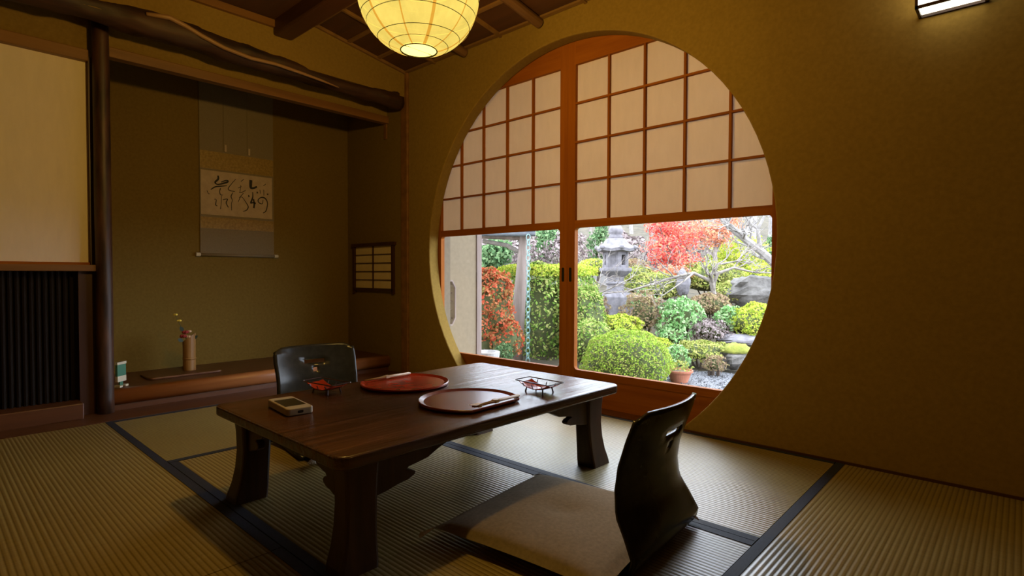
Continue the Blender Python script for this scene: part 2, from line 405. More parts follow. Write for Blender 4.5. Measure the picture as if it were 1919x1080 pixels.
# alcove post: round log with bark
mb = MB(); rr = []
for i in range(26):
    z = i / 25 * 2.12; rr.append([(-3.665 + (.0385 + .003 * noise.noise((q, z * 3, 1))) * math.cos(q * 2 * PI / 18) + .004 * math.sin(z * 2.1), .706 + (.0385 + .003 * noise.noise((q, z * 3, 5))) * math.sin(q * 2 * PI / 18), z) for q in range(18)])
mb.loft(rr).build('trim_alcove_post', 'post_bark', kind='structure', smooth=True)
# crooked log beam across the alcove with a pale bare strip
mb = MB(); rr = []
for i in range(140):
    y = YB + i / 139 * (YW - .02 - YB)
    zc = 2.103 + .012 * math.sin(y * 2.3) - .02 * max(0, y - 1.4) * .8
    r0 = .066 + .010 * math.sin(y * 5 + 1) - .006 * y * .5 + (.018 * math.exp(-((y - .86) / .22) ** 2))
    rr.append([(-3.505 + 1.0 * (r0 + .020 * noise.noise((math.cos(q * .4) * 2, y * 5, math.sin(q * .4) * 2)) + .010 * noise.noise((q * 1.1, y * 14, 2))) * math.cos(q * 2 * PI / 16), y, zc + (r0 + .020 * noise.noise((math.cos(q * .4) * 2, y * 5, 3 + math.sin(q * .4) * 2)) + .010 * noise.noise((q * 1.1, y * 14, 7))) * math.sin(q * 2 * PI / 16)) for q in range(16)])
beam = mb.loft(rr).build('trim_log_beam', 'log_bark', kind='structure', smooth=True)
pts = [(.86, 2.135), (.97, 2.155), (1.05, 2.135), (1.13, 2.105), (1.25, 2.075), (1.40, 2.06), (1.55, 2.065), (1.72, 2.055), (1.85, 2.045), (1.98, 2.028)]
MB().tube([(-3.425 - .006 * abs(math.sin(k)), y, z) for k, (y, z) in enumerate(pts)], [.010, .014, .013, .013, .012, .012, .011, .010, .008, .004], 8).build('sapwood_strip', 'sapwood', beam, smooth=True, label='pale bare strip along the dark log')
# ------------------------------------------------------------ sliding sashes: paper above, glass below
YS = YW + .088
win = st('window_1', 'frame_wood_x', (-3.22, -.765, YW + .082, YW + .138, -.06, -.012))
def sash(x0, x1, xs, mid):
    s_ = MB().box(x0, x0 + .055, YS, YS + .032, -.012, 2.15).build('stile', 'frame_wood_z', win)
    MB().box(x1 - .055, x1, YS, YS + .032, -.012, 2.15).build('stile', 'frame_wood_z', win)
    a, b_ = x0 + .055, x1 - .055
    MB().box(a, b_, YS, YS + .030, 1.990, 2.15).build('top_rail', 'frame_wood_x', win)
    MB().box(a, b_, YS, YS + .030, 1.040, 1.083).build('middle_rail', 'frame_wood_x', win)
    MB().box(a, b_, YS + .004, YS + .022, -.012, .165).build('bottom_board', 'frame_wood_x', win)
    MB().box(a, b_, YS, YS + .030, .165, .205).build('bottom_rail', 'frame_wood_x', win)
    # rounded inner corners of the glass opening
    for (cx, sx) in ((a, 1), (b_, -1)):
        for (cz, sz) in ((.205, 1), (1.040, -1)):
            r = .022; poly = [(cx - .001 * sx, cz - .001 * sz)] + [(cx + sx * r * (1 - math.sin(t * PI / 12)), cz + sz * r * (1 - math.cos(t * PI / 12))) for t in range(7)]
            MB().prism(poly, 1, YS, YS + .028).build('corner_fillet', 'frame_wood_x', win)
    MB().box(a - .004, b_ + .004, YS + .013, YS + .016, .200, 1.045).build('glass_pane', 'glass', win)
    for x in xs: MB().box(x - .0062, x + .0062, YS + .004, YS + .022, 1.083, 1.990).build('vertical_bar', 'frame_wood_z', win)
    zs = (1.311, 1.540, 1.766)
    for z in zs: MB().box(a, b_, YS + .002, YS + .020, z - .0055, z + .0055).build('horizontal_bar', 'frame_wood_x', win)
    XE = [a] + list(xs) + [b_]; ZE = [1.083] + list(zs) + [1.990]
    for i in range(len(XE) - 1):
        for j in range(4):
            MB().box(XE[i] - .001, XE[i + 1] + .001, YS + .0222, YS + .0230, ZE[j] - .001, ZE[j + 1] + .001).build('paper_pane', 'shoji_paper', win)
sash(-3.205, -1.995, (-2.937, -2.715, -2.494, -2.272), 0)
sash(-1.994, -.784, (-1.715, -1.492, -1.266, -1.036), 1)
for x in (-2.024, -1.970):
    MB().prism(rrect(.018, .085, .008, 4, x, .765), 1, YS - .0015, YS + .004).build('finger_pull', 'black', win)
st('trim_window_sill', 'floor_board', (-2.80, -1.17, YW - .012, YS + .006, -.06, .006))
# small paper window in the alcove side wall
w3 = st('window_3', 'dark_post', (-4.19, -3.58, YW - .026, YW, .992, 1.018))
MB().box(-4.165, -3.605, YW - .020, YW, .628, .650).build('frame_rail', 'dark_post', w3)
for x in (-4.165, -3.612): MB().box(x - .012, x + .012, YW - .020, YW, .61, .995).build('frame_stile', 'dark_post', w3)
MB().box(-3.893, -3.885, YW - .014, YW - .002, .65, .992).build('vertical_bar', 'dark_post', w3)
for k in range(1, 5):
    z = .65 + k * .0684; MB().box(-4.155, -3.62, YW - .013, YW - .002, z - .003, z + .003).build('horizontal_bar', 'dark_post', w3)
for k in range(5):
    for (a, b_) in ((-4.155, -3.892), (-3.886, -3.62)):
        MB().box(a, b_, YW - .004, YW - .001, .65 + k * .0684 + .001, .65 + (k + 1) * .0684 - .001).build('paper_pane', 'small_paper', w3)

# ------------------------------------------------------------ low table
TZ = .322; X0, X1, Y0, Y1 = -2.008, -1.190, .684, 1.940
tx, ty = (X0 + X1) / 2, (Y0 + Y1) / 2; TW, TL = X1 - X0, Y1 - Y0
tb = thing('low_table', 'low dark-brown wooden table with carved flaring legs on the tatami', 'table', (tx, ty, 0))
MB().prism(rrect(TW, TL, .035, 6), 2, TZ - .034, TZ).build('tabletop', 'table_wood', tb, bevel=.007, seg=3)
def table_leg(sx, sy):
    rows = []
    cx, cy = sx * (TW / 2 - .088), sy * (TL / 2 - .098)
    for z, hw, hl, o in ((.0, .043, .056, .020), (.02, .042, .055, .017), (.06, .038, .050, .010), (.11, .035, .047, .004), (.17, .034, .046, .0), (.23, .035, .048, 0), (.29, .038, .052, .002)):
        rows.append([(cx + sx * o * .6 + p[0], cy + sy * o + p[1], z) for p in rrect(hw * 2, hl * 2, .009, 2)])
    leg = MB().loft(rows).build('leg', 'leg_wood', tb)
    # carved bracket along the long side and along the short side
    def bracket(along):
        pr = [(0, .288), (.20, .288), (.195, .280), (.165, .270), (.135, .252), (.115, .236), (.090, .229), (.076, .226), (.071, .220), (.082, .216), (.090, .208), (.088, .199), (.075, .190), (.055, .186), (.035, .178), (0, .170)]
        t = .013
        mb = MB()
        if along == 'y':
            xx = cx + sx * .012; poly = [(cy - sy * p[0] * 1.75 - sy * .02, p[1]) for p in pr]
            mb.prism(poly, 0, xx - t, xx + t)
        else:
            yy = cy + sy * .020; poly = [(cx - sx * p[0] * 1.05 - sx * .02, p[1]) for p in pr]
            mb.prism(poly, 1, yy - t, yy + t)
        mb.build('bracket', 'leg_wood', leg, bevel=.003)
    bracket('y'); bracket('x')
    # little scroll on the outer face
for sx in (-1, 1):
    for sy in (-1, 1): table_leg(sx, sy)
for sx in (-1, 1): MB().box(sx * (TW / 2 - .076) - .011, sx * (TW / 2 - .076) + .011, -TL / 2 + .12, TL / 2 - .12, TZ - .058, TZ - .034).build('side_apron', 'leg_wood', tb)
for sy in (-1, 1): MB().box(-TW / 2 + .11, TW / 2 - .11, sy * (TL / 2 - .078) - .011, sy * (TL / 2 - .078) + .011, TZ - .062, TZ - .034).build('end_apron', 'leg_wood', tb)

# ------------------------------------------------------------ tableware
def half_moon(R, chord, n=40, rc=.02):
    a0 = math.acos(chord / R); pts = []
    for i in range(n + 1):
        a = a0 + (2 * PI - 2 * a0) * i / n; pts.append((R * math.cos(a), R * math.sin(a)))
    return pts
def tray(label, loc, rz, mat, rim):
    t = thing('half_moon_tray', label, 'tray', loc, rz)
    def sc(k, z): return [(p[0] * k, p[1] * k, z) for p in half_moon(.175, .130)]
    mb = MB(); mb.loft([sc(.90, .0), sc(.99, .006), sc(1.0, .012), sc(.985, .014), sc(.89, .0075)], cap=False)
    n = len(sc(1, 0)); mb.f.append(tuple(range(n)))
    mb.build('rim', rim, t)
    mb = MB(); mb.loft([sc(.895, .004), sc(.895, .0078)]); mb.build('bed', mat, t)
    return t
K = 1.040
tray('reddish-brown lacquer half-moon tray with a swirled grain, beside the openwork stand', (-1.402, 1.302, TZ), math.radians(2), 'tray_brown' if 'tray_brown' in MATS else 'lacquer_brown', 'lacquer_brown')
tray('bright red lacquer half-moon tray on the side of the table towards the scroll', (-1.815, 1.335, TZ), math.radians(182), 'lacquer_red', 'lacquer_red')
def chopsticks(label, loc, rz, sleeve):
    t = thing('chopsticks', label, 'chopsticks', loc, rz)
    for dy in (-.004, .004):
        MB().tube([(-.112, dy, .0045), (.0, dy, .0055), (.112, dy, .0045)], [.0028, .0046, .0042], 8).build('chopstick', 'chopstick_wood', t, smooth=True)
    MB().box(-.016, .002, -.0095, .0095, .0002, .0112).build('paper_band', 'gold_paper' if sleeve else 'chopstick_wood', t)
    if sleeve:
        mb = MB(); mb.prism([(-.112, -.013), (-.085, -.010), (-.085, .010), (-.118, .014)], 2, .0098, .0106); mb.build('paper_tip', 'gold_paper', t)
        MB().box(-.095, -.080, -.009, .009, 0, .0108).build('paper_collar', 'gold_paper', t)
    return t
chopsticks('pale chopsticks with a gold paper end on the reddish-brown tray', (-1.291, 1.325, TZ + .0135), math.radians(92), True)
chopsticks('pale wooden chopsticks lying along the straight edge of the bright red tray', (-1.924, 1.330, TZ + .0135), math.radians(92), False)
def towel_stand(label, loc, rz):
    t = thing('towel_stand', label, 'towel stand', loc, rz)
    L_, W_ = .086, .043
    top = rrect(L_ * 2, W_ * 2, .006, 2)
    pts = [(p[0], p[1], .031 + .010 * (p[0] / L_) ** 2) for p in top]
    MB().tube(pts + [pts[0]], .0022, 6).build('top_frame', 'lacquer_dark', t)
    # dished red plate
    rows = []
    for i in range(13):
        x = -.072 + i * .012; zc = .0125 + .020 * (x / .072) ** 2
        rows.append([(x, -.036, zc + .004), (x, -.018, zc), (x, .018, zc), (x, .036, zc + .004), (x, .036, zc + .0015), (x, .018, zc - .0025), (x, -.018, zc - .0025), (x, -.036, zc + .0015)])
    MB().loft(rows).build('plate', 'lacquer_red', t)
    for x in (-.045, 0, .045):
        for sy in (-1, 1):
            z1 = .031 + .010 * (x / L_) ** 2
            MB().tube([(x, sy * .035, .0125 + .020 * (x / .072) ** 2), (x * 1.02, sy * W_, z1)], .002, 6).build('strut', 'lacquer_dark', t)
    for x in (-.040, .040):
        for sy in (-1, 1): MB().tube([(x, sy * .026, .017), (x * 1.08, sy * .030, 0)], [.0028, .0034], 6).build('foot', 'lacquer_dark', t)
    return t
towel_stand('openwork dark lacquer towel stand on the window end of the table', (-1.335, 1.600, TZ), math.radians(-2))
towel_stand('small red and dark lacquer towel stand next to the bright red tray', (-1.905, 1.045, TZ), math.radians(8))
ph = thing('handset', 'ivory handset with a dark screen lying on the table corner', 'handset', (-1.748, .828, TZ), math.radians(-6))
MB().prism(rrect(.188, .082, .010, 4), 2, .002, .024).build('body', 'ivory_plastic', ph, bevel=.003)
MB().prism(rrect(.108, .066, .004, 3, .0, 0), 2, .0235, .0246).build('screen', 'screen_glass', ph)
MB().prism(rrect(.018, .008, .003, 3, .0, .012), 0, .0935, .0945).build('socket', 'black', ph)
MB().prism(rrect(.170, .066, .01, 3), 2, 0, .003).build('base', 'black', ph)

# ------------------------------------------------------------ legless chairs and cushions
def zaisu(label, loc, rz):
    # local: sitter faces -x, back at +x; width along y
    t = thing('legless_chair', label, 'chair', loc, rz)
    prof = [(-.40, .012), (-.20, .012), (-.04, .014), (.012, .022), (.028, .050), (.018, .10), (.002, .16), (-.002, .21), (.006, .27), (.026, .33), (.046, .385), (.054, .418)]
    # slot/notch grid: columns across the width
    cols = [-1, -.93, -.8, -.62, -.42, -.26, -.13, -.06, .06, .13, .26, .42, .62, .8, .93, 1]
    fine = []
    for i in range(len(prof) - 1):
        a, b_ = prof[i], prof[i + 1]; n = 3 if i >= 3 else 2
        for k in range(n): fine.append((a[0] + (b_[0] - a[0]) * k / n, a[1] + (b_[1] - a[1]) * k / n))
    fine.append(prof[-1])
    V = []; F = []
    def wid(z): return .215 if z < .03 else (.215 - .022 * min(1, max(0, (z - .03) / .39)) - .012 * math.sin(min(1, max(0, (z - .05) / .30)) * PI))
    for (x, z) in fine:
        for c in cols:
            wv = wid(z) * c
            dx = -.040 * (abs(c) ** 2.2) * min(1, max(0, (z - .02) / .12))
            dz = -.020 * max(0, abs(c) - .78) / .22 * (z > .40)
            V.append((x + dx, wv, z + dz))
    nc = len(cols)
    for i in range(len(fine) - 1):
        zm = (fine[i][1] + fine[i + 1][1]) / 2
        for j in range(nc - 1):
            cm = (cols[j] + cols[j + 1]) / 2
            if .325 < zm < .352 and abs(cm) < .25: continue       # hand slot
            if .292 < zm < .308 and abs(cm) < .05: continue     # small notch below it
            F.append((i * nc + j, i * nc + j + 1, (i + 1) * nc + j + 1, (i + 1) * nc + j))
    mb = MB(); mb.v = V; mb.f = F
    o = mb.build('shell', 'lacquer_black', t, smooth=True)
    sd = o.modifiers.new('thick', 'SOLIDIFY'); sd.thickness = .011; sd.offset = 0
    return t
zaisu('black lacquered legless chair beside the square cushion, slot in its curved back', (-.728, 1.410, 0), math.radians(3.7))
zaisu('black legless chair on the alcove side of the table, its back to the scroll', (-2.515, 1.325, 0), math.radians(172))
def zabuton(label, loc, rz, sx=.27, sy=.27):
    t = thing('floor_cushion', label, 'cushion', loc, rz)
    n = 28; mb = MB()
    top = []; bot = []
    for j in range(n + 1):
        for i in range(n + 1):
            u, v = i / n * 2 - 1, j / n * 2 - 1
            puff = (max(0, 1 - abs(u) ** 2.6) * max(0, 1 - abs(v) ** 2.6)) ** .42
            pinch = 1 - .035 * (1 - abs(v) ** 2) * abs(u) ** 3
            pinch2 = 1 - .035 * (1 - abs(u) ** 2) * abs(v) ** 3
            wr = .003 * noise.noise((u * 3, v * 3, .3)) * puff
            dim = -.010 * math.exp(-(u * u + v * v) / .03)
            top.append((u * sx * pinch, v * sy * pinch2, .024 + .034 * puff + wr + dim)); bot.append((u * sx * pinch, v * sy * pinch2, .024 - .022 * puff))
    mb.v = top + bot; N1 = len(top)
    for j in range(n):
        for i in range(n):
            a = j * (n + 1) + i; mb.f.append((a, a + 1, a + n + 2, a + n + 1)); mb.f.append((N1 + a, N1 + a + n + 1, N1 + a + n + 2, N1 + a + 1))
    ed = [i for i in range(n)] + [i * (n + 1) + n for i in range(n)] + [(n) * (n + 1) + n - i for i in range(n)] + [(n - i) * (n + 1) for i in range(n)]
    for k in range(len(ed)):
        a, b_ = ed[k], ed[(k + 1) % len(ed)]; mb.f.append((a, N1 + a, N1 + b_, b_))
    mb.build('cover', 'cushion', t, smooth=True)
    for (su, sv) in ((-1, -1), (-1, 1), (1, -1), (1, 1)):
        mb = MB()
        for k in range(6):
            a = math.atan2(sv, su) + (k - 2.5) * .16
            mb.tube([(su * sx * .985, sv * sy * .985, .024), (su * sx + .022 * math.cos(a), sv * sy + .022 * math.sin(a), .012), (su * sx + .042 * math.cos(a), sv * sy + .042 * math.sin(a), .003)], .0014, 4)
        mb.build('tassel', 'tassel', t)
    return t
zabuton('taupe square floor cushion with tassels in front of the black chair', (-.990, 1.300, .014), math.radians(6))
zabuton('taupe square floor cushion on the seat of the far legless chair', (-2.30, 1.325, .019), math.radians(0), .24, .25)

# ------------------------------------------------------------ paper lantern
LX, LY = -1.618, 1.254; LZ = 1.782; LR = .2185
lt = thing('paper_lantern', 'round glowing paper lantern with thin bamboo hoops hanging over the table', 'lantern', (LX, LY, LZ - .21))
def lp(a): # a from 0 (bottom opening) to 1 (top opening)
    t = -1.30 + a * 2.60
    return (LR * math.cos(t) ** .92, .21 + LR * 1.0 * math.sin(t))
prof = [lp(i / 28) for i in range(29)]
shade = MB().lathe(prof, 48, (0, 0, 0), cap=False).build('shade', 'lantern_paper', lt, smooth=True)
for k, (a, tlt) in enumerate(((.075, 0), (.165, .05), (.265, -.05), (.345, .07), (.44, -.04), (.53, .05), (.63, -.03), (.73, .04), (.83, 0), (.92, .02))):
    r, z = lp(a); o = MB().ring((0, 0, 0), r + .0004, .0011, 48, 5).build('hoop', 'bamboo_rib', shade); o.location = (0, 0, z); o.rotation_euler = (tlt, tlt * .6, 0)
for k in range(10):
    an = k * 2 * PI / 10 + .25; wd = .011 if k % 2 else .005
    mb = MB(); n = len(mb.v)
    for i in range(29):
        r, z = lp(i / 28); r -= .0008; da = wd / 2 / max(r, .03)
        mb.v += [(r * math.cos(an - da), r * math.sin(an - da), z), (r * math.cos(an + da), r * math.sin(an + da), z)]
    mb.f = [(2 * i, 2 * i + 1, 2 * i + 3, 2 * i + 2) for i in range(28)]
    mb.build('seam', 'seam_paper', shade)
mt, nt, N, L, b = nodes('lantern_bottom'); tl = N.new('ShaderNodeBsdfTranslucent'); tl.inputs[0].default_value = (.055, .065, .05, 1); L.new(tl.outputs[0], N['Material Output'].inputs[0])
r, z = lp(0); MB().lathe([(r, z + .004), (r * .6, z + .001), (.002, z)], 40, cap=False).build('bottom_paper', 'lantern_bottom', lt, smooth=True)
r, z = lp(0); MB().ring((0, 0, z), r, .0022, 40, 6).build('bottom_ring', 'bamboo_rib', lt)
MB().tube([(0, -r, z), (.004, 0, z + .003), (0, r, z)], .0010, 5).build('wire', 'bamboo_rib', lt)
r, z = lp(1); MB().ring((0, 0, z), r, .003, 40, 6).build('top_ring', 'bamboo_rib', lt)
MB().tube([(-r, 0, z), (0, 0, z + .01), (r, 0, z)], .002, 5).build('hanger', 'bamboo_rib', lt)
MB().lathe([(.001, .30), (.018, .302), (.021, .33), (.019, .38), (.006, .405), (.006, .44)], 16).build('socket', 'black', lt, smooth=True)
MB().tube([(0, 0, .43), (0, 0, 2.32 - LZ + .21)], .0035, 8).build('cord', 'black', lt)
MB().lathe([(.045, 2.336 - LZ + .21), (.045, 2.318 - LZ + .21), (.03, 2.305 - LZ + .21), (.004, 2.30 - LZ + .21)], 24).build('ceiling_cap', 'black', lt)
ld = bpy.data.lights.new('bulb', 'POINT'); ld.energy = LAMP_W; ld.color = (1, .68, .2); ld.shadow_soft_size = .045
lo = bpy.data.objects.new('bulb', ld); C.objects.link(lo); lo.parent = lt; lo.location = (0, 0, .22)

# ------------------------------------------------------------ wall lamp
sc = thing('wall_lamp', 'boxy wall lamp with glowing white paper and dark wooden frame', 'lamp', (-.19, YW, 1.718))
a, b_, dp, hh = -.112, .085, .11, .36
MB().box(a + .006, b_ - .006, -dp + .004, -.003, .012, hh - .006).build('paper_box', 'sconce_paper', sc)
for x in (a, b_ - .009):
    MB().box(x, x + .009, -dp, -dp + .009, 0, hh).build('frame_post', 'dark_post', sc)
    MB().box(x, x + .009, -.009, 0, 0, hh).build('frame_post', 'dark_post', sc)
for z in (.0, hh - .009):
    MB().box(a, b_, -dp, -dp + .009, z, z + .009).build('frame_rail', 'dark_post', sc)
    for x in (a, b_ - .009): MB().box(x, x + .009, -dp, 0, z, z + .009).build('frame_rail', 'dark_post', sc)
MB().box(a, b_, -.009, 0, 0, .009).build('frame_rail', 'dark_post', sc)
for z in (.042, .16, .26): MB().box(a, b_, -dp, -dp + .006, z, z + .006).build('cross_bar', 'dark_post', sc)

# ------------------------------------------------------------ hanging scroll
sr = thing('hanging_scroll', 'hanging scroll with black brush calligraphy on the alcove wall', 'scroll', (XB, 1.645, .88))
def sbox(name, mat, y0, y1, z0, z1, d0, d1): return MB().box(d0, d1, y0 - 1.645, y1 - 1.645, z0 - .88, z1 - .88).build(name, mat, sr)
sbox('silk', 'scroll_silk', 1.385, 1.908, .905, 2.20, .006, .009)
sbox('gold_band', 'scroll_gold', 1.387, 1.906, 1.515, 1.640, .009, .0098)
sbox('gold_band', 'scroll_gold', 1.387, 1.906, 1.090, 1.170, .009, .0098)
spaper = sbox('paper', 'scroll_paper', 1.392, 1.896, 1.187, 1.502, .009, .0102)
for y in (1.555, 1.722): 
    sbox('ribbon', 'scroll_silk', y - .010, y + .010, 1.655, 2.19, .012, .0135)
    sbox('ribbon_tip', 'scroll_paper', y - .002, y + .010, 1.650, 1.70, .0136, .0142)
MB().tube([(.012, -.268, .020), (.012, .270, .020)], .011, 12).build('roller', 'scroll_silk', sr, smooth=True)
for y0, y1 in ((-.290, -.262), (.264, .292)): MB().tube([(.012, y0, .020), (.012, y1, .020)], .0135, 12).build('roller_knob', 'white_card', sr)
MB().tube([(.010, -.268, 1.325), (.010, .268, 1.325)], .008, 8).build('top_rod', 'dark_post', sr)
chars = [
 [[(395, 160, 22), (395, 230, 26), (340, 290, 24), (360, 330, 20)], [(360, 335, 14), (430, 330, 20), (560, 290, 26), (585, 262, 18), (540, 255, 16), (450, 290, 14)], [(255, 440, 12), (340, 385, 18), (450, 370, 16), (565, 360, 9)], [(440, 410, 14), (420, 480, 11), (440, 540, 13), (480, 545, 9)], [(320, 630, 9), (355, 640, 9), (345, 740, 14), (380, 765, 8)], [(455, 560, 6), (450, 700, 6), (435, 825, 11)], [(480, 640, 9), (570, 625, 13), (545, 700, 14), (585, 790, 12)], [(185, 460, 5), (210, 520, 5), (235, 525, 4)]],
 [[(735, 225, 7), (660, 310, 9), (585, 430, 12), (715, 475, 12)], [(680, 490, 8), (640, 570, 14), (665, 650, 9), (645, 720, 9), (650, 850, 10)]],
 [[(895, 225, 10), (840, 270, 6)], [(780, 400, 8), (850, 370, 8)], [(835, 340, 7), (815, 480, 9)], [(800, 490, 6), (870, 480, 8), (930, 445, 10)], [(890, 500, 9), (830, 570, 9), (780, 680, 8)], [(800, 590, 8), (860, 585, 9), (930, 680, 10), (980, 770, 14), (950, 840, 13), (875, 870, 8)]],
 [[(1040, 240, 42), (1035, 320, 42), (1040, 390, 36), (1090, 400, 28), (1165, 370, 26)], [(1165, 470, 16), (1175, 505, 24)], [(990, 540, 14), (1000, 580, 20)], [(1075, 480, 12), (1075, 580, 18), (1040, 680, 24), (1030, 710, 14)], [(1040, 700, 16), (1110, 690, 24), (1130, 720, 14)], [(1090, 620, 22), (1105, 720, 22), (1095, 800, 26)]],
 [[(1300, 355, 5), (1350, 315, 8)], [(1225, 430, 6), (1235, 510, 6)], [(1305, 430, 6), (1310, 550, 8)], [(1375, 525, 22), (1405, 520, 20)], [(1290, 640, 10), (1275, 710, 11), (1215, 700, 13), (1185, 650, 15), (1220, 600, 13), (1290, 585, 20), (1350, 620, 18), (1385, 700, 14), (1370, 800, 14), (1340, 870, 13), (1285, 900, 9)]]]
for ch in chars:
    for st_ in ch:
        mb = MB(); pts = []
        for (x, y, wd) in st_:
            u = (x - 75) / 1410; v = (y - (40 + 160 * u)) / ((925 + 100 * u) - (40 + 160 * u))
            pts.append(Vector((1.392 + u * .504 - 1.645, 1.502 - v * .315 - .88, wd / 1410 * .504 * .72)))
        # smooth the polyline
        q = []
        for i in range(len(pts) - 1):
            p0, p1, p2, p3 = pts[max(i - 1, 0)], pts[i], pts[i + 1], pts[min(i + 2, len(pts) - 1)]
            for k in range(5):
                t = k / 5; q.append(.5 * ((2 * p1) + (p2 - p0) * t + (2 * p0 - 5 * p1 + 4 * p2 - p3) * t * t + (3 * p1 - p0 - 3 * p2 + p3) * t ** 3))
        q.append(pts[-1]); n0 = len(mb.v)
        for i, p in enumerate(q):
            d = q[min(i + 1, len(q) - 1)] - q[max(i - 1, 0)]; d = Vector((d.x, d.y)); d = d.normalized() if d.length > 1e-7 else Vector((1, 0)); nn = Vector((-d.y, d.x))
            r = max(.0021, abs(p.z))
            mb.v += [(.0106, p.x + nn.x * r, p.y + nn.y * r), (.0106, p.x - nn.x * r, p.y - nn.y * r)]
        mb.f += [(n0 + 2 * i, n0 + 2 * i + 1, n0 + 2 * i + 3, n0 + 2 * i + 2) for i in range(len(q) - 1)]
        mb.build('brush_stroke', 'ink', spaper)

# ------------------------------------------------------------ alcove ornaments
fbd = MB().prism(rrect(.22, .42, .03, 4, -3.975, 1.17), 2, .118, .131).build('flower_board', 'floor_board', None, bevel=.004, label='thin dark wooden board under the bamboo vase', cat='board')
vs = thing('bamboo_vase', 'tall bamboo vase with a slanted cut mouth on the alcove floor', 'vase', (-4.01, 1.225, .131))
mb = MB(); rows = []
for z, r in ((0, .036), (.004, .038), (.07, .037), (.074, .0395), (.080, .0395), (.084, .037), (.15, .0375), (.185, .038)):
    rows.append([(r * math.cos(q * 2 * PI / 24), r * math.sin(q * 2 * PI / 24), z) for q in range(24)])
rows.append([(.038 * math.cos(q * 2 * PI / 24), .038 * math.sin(q * 2 * PI / 24), .215 + .028 * math.sin(q * 2 * PI / 24 + .5)) for q in range(24)])
rows.append([(.033 * math.cos(q * 2 * PI / 24), .033 * math.sin(q * 2 * PI / 24), .215 + .028 * math.sin(q * 2 * PI / 24 + .5)) for q in range(24)])
rows.append([(.033 * math.cos(q * 2 * PI / 24), .033 * math.sin(q * 2 * PI / 24), .15) for q in range(24)])
mb.loft(rows).build('tube', 'bamboo', vs, smooth=False)
fl = thing('flower_sprig', 'small sprig of red, pale and yellow flowers standing in the bamboo vase', 'flowers', (-4.01, 1.215, .285))
MB().tube([(0, 0, 0), (.01, -.015, .08), (.01, -.05, .16), (.005, -.07, .21)], [.002, .002, .0015, .001], 6).build('stem', 'stem_green', fl)
MB().tube([(0, 0, 0), (.012, -.01, .05), (.02, -.02, .09)], .0018, 6).build('stem', 'stem_green', fl)
def blossom(c, r, mat, k=5):
    mb = MB()
    for i in range(k):
        a = i * 2 * PI / k; d = Vector((math.cos(a), math.sin(a), .4)).normalized()
        p = Vector(c) + d * r * .55
        mb.lathe([(.0005, -r * .5), (r * .42, -r * .25), (r * .5, 0), (r * .4, r * .3), (.0005, r * .5)], 8, p)
    mb.build('blossom', mat, fl, smooth=True)
blossom((.006, -.070, .212), .014, 'petal_yellow'); blossom((.010, -.050, .172), .015, 'petal_yellow')
blossom((.020, -.018, .095), .022, 'petal_red'); blossom((.024, -.032, .070), .022, 'petal_red'); blossom((.02, .004, .100), .015, 'petal_pale'); blossom((.024, .000, .066), .017, 'petal_pale')
for (dy, z, an) in ((-.03, .04, 2.6), (.02, .05, .6), (-.005, .03, -1.2), (-.028, .105, 2.2)):
    mb = MB(); n = 8; V = []
    for i in range(n + 1):
        t = i / n; wd = .012 * math.sin(PI * min(1, t * .95 + .03)); V += [(.02 + t * .01, dy + math.cos(an) * t * .04 - math.sin(an) * wd, z + math.sin(an) * t * .04 + math.cos(an) * wd), (.02 + t * .01, dy + math.cos(an) * t * .04 + math.sin(an) * wd, z + math.sin(an) * t * .04 - math.cos(an) * wd)]
    mb.v = V; mb.f = [(2 * i, 2 * i + 1, 2 * i + 3, 2 * i + 2) for i in range(n)]; mb.build('leaf', 'leaf_dark', fl)
gc = thing('card_stand', 'small green and white card standing on clear feet beside the alcove post', 'card', (-3.78, .800, .118), math.radians(-48))
MB().box(-.034, .034, -.006, .006, .030, .142).build('panel', 'green_card', gc)
MB().box(-.036, .036, -.0075, .0075, .128, .142).build('top_cap', 'white_card', gc)
MB().box(-.0345, .0345, -.0070, .0070, .030, .062).build('lower_label', 'white_card', gc)
MB().box(-.007, .006, -.0068, -.0058, .104, .120).build('emblem', 'white_card', gc)
for x in (-.023, .023): MB().box(x - .012, x + .010, -.018, .018, 0, .010).build('foot', 'white_card', gc)
MB().box(-.012, .012, -.004, .004, .008, .032).build('neck', 'green_card', gc)

# ------------------------------------------------------------ garden
def depth(x, y): return FWD.x * x + FWD.y * y
def gz(x, y):
    t = depth(x, y)
    def ss(a, b_): 
        k = min(1, max(0, (t - a) / (b_ - a))); return k * k * (3 - 2 * k)
    z = -.36 + .62 * ss(6.2, 10.5) + .35 * ss(10, 15) + max(0, t - 13.5) * .27
    return z + .05 * noise.noise((x * .6, y * .6, 0)) * ss(5.9, 8) 
mb = MB(); NX, NY = 90, 80
for j in range(NY + 1):
    for i in range(NX + 1):
        x = -34 + i * 52 / NX; y = YW + .23 + 46 * (j / NY) ** 1.6
        mb.v.append((x, y, gz(x, y)))
for j in range(NY):
    for i in range(NX):
        a = j * (NX + 1) + i; mb.f.append((a, a + 1, a + NX + 2, a + NX + 1))
mb.build('garden_ground', 'ground', kind='structure', smooth=True)
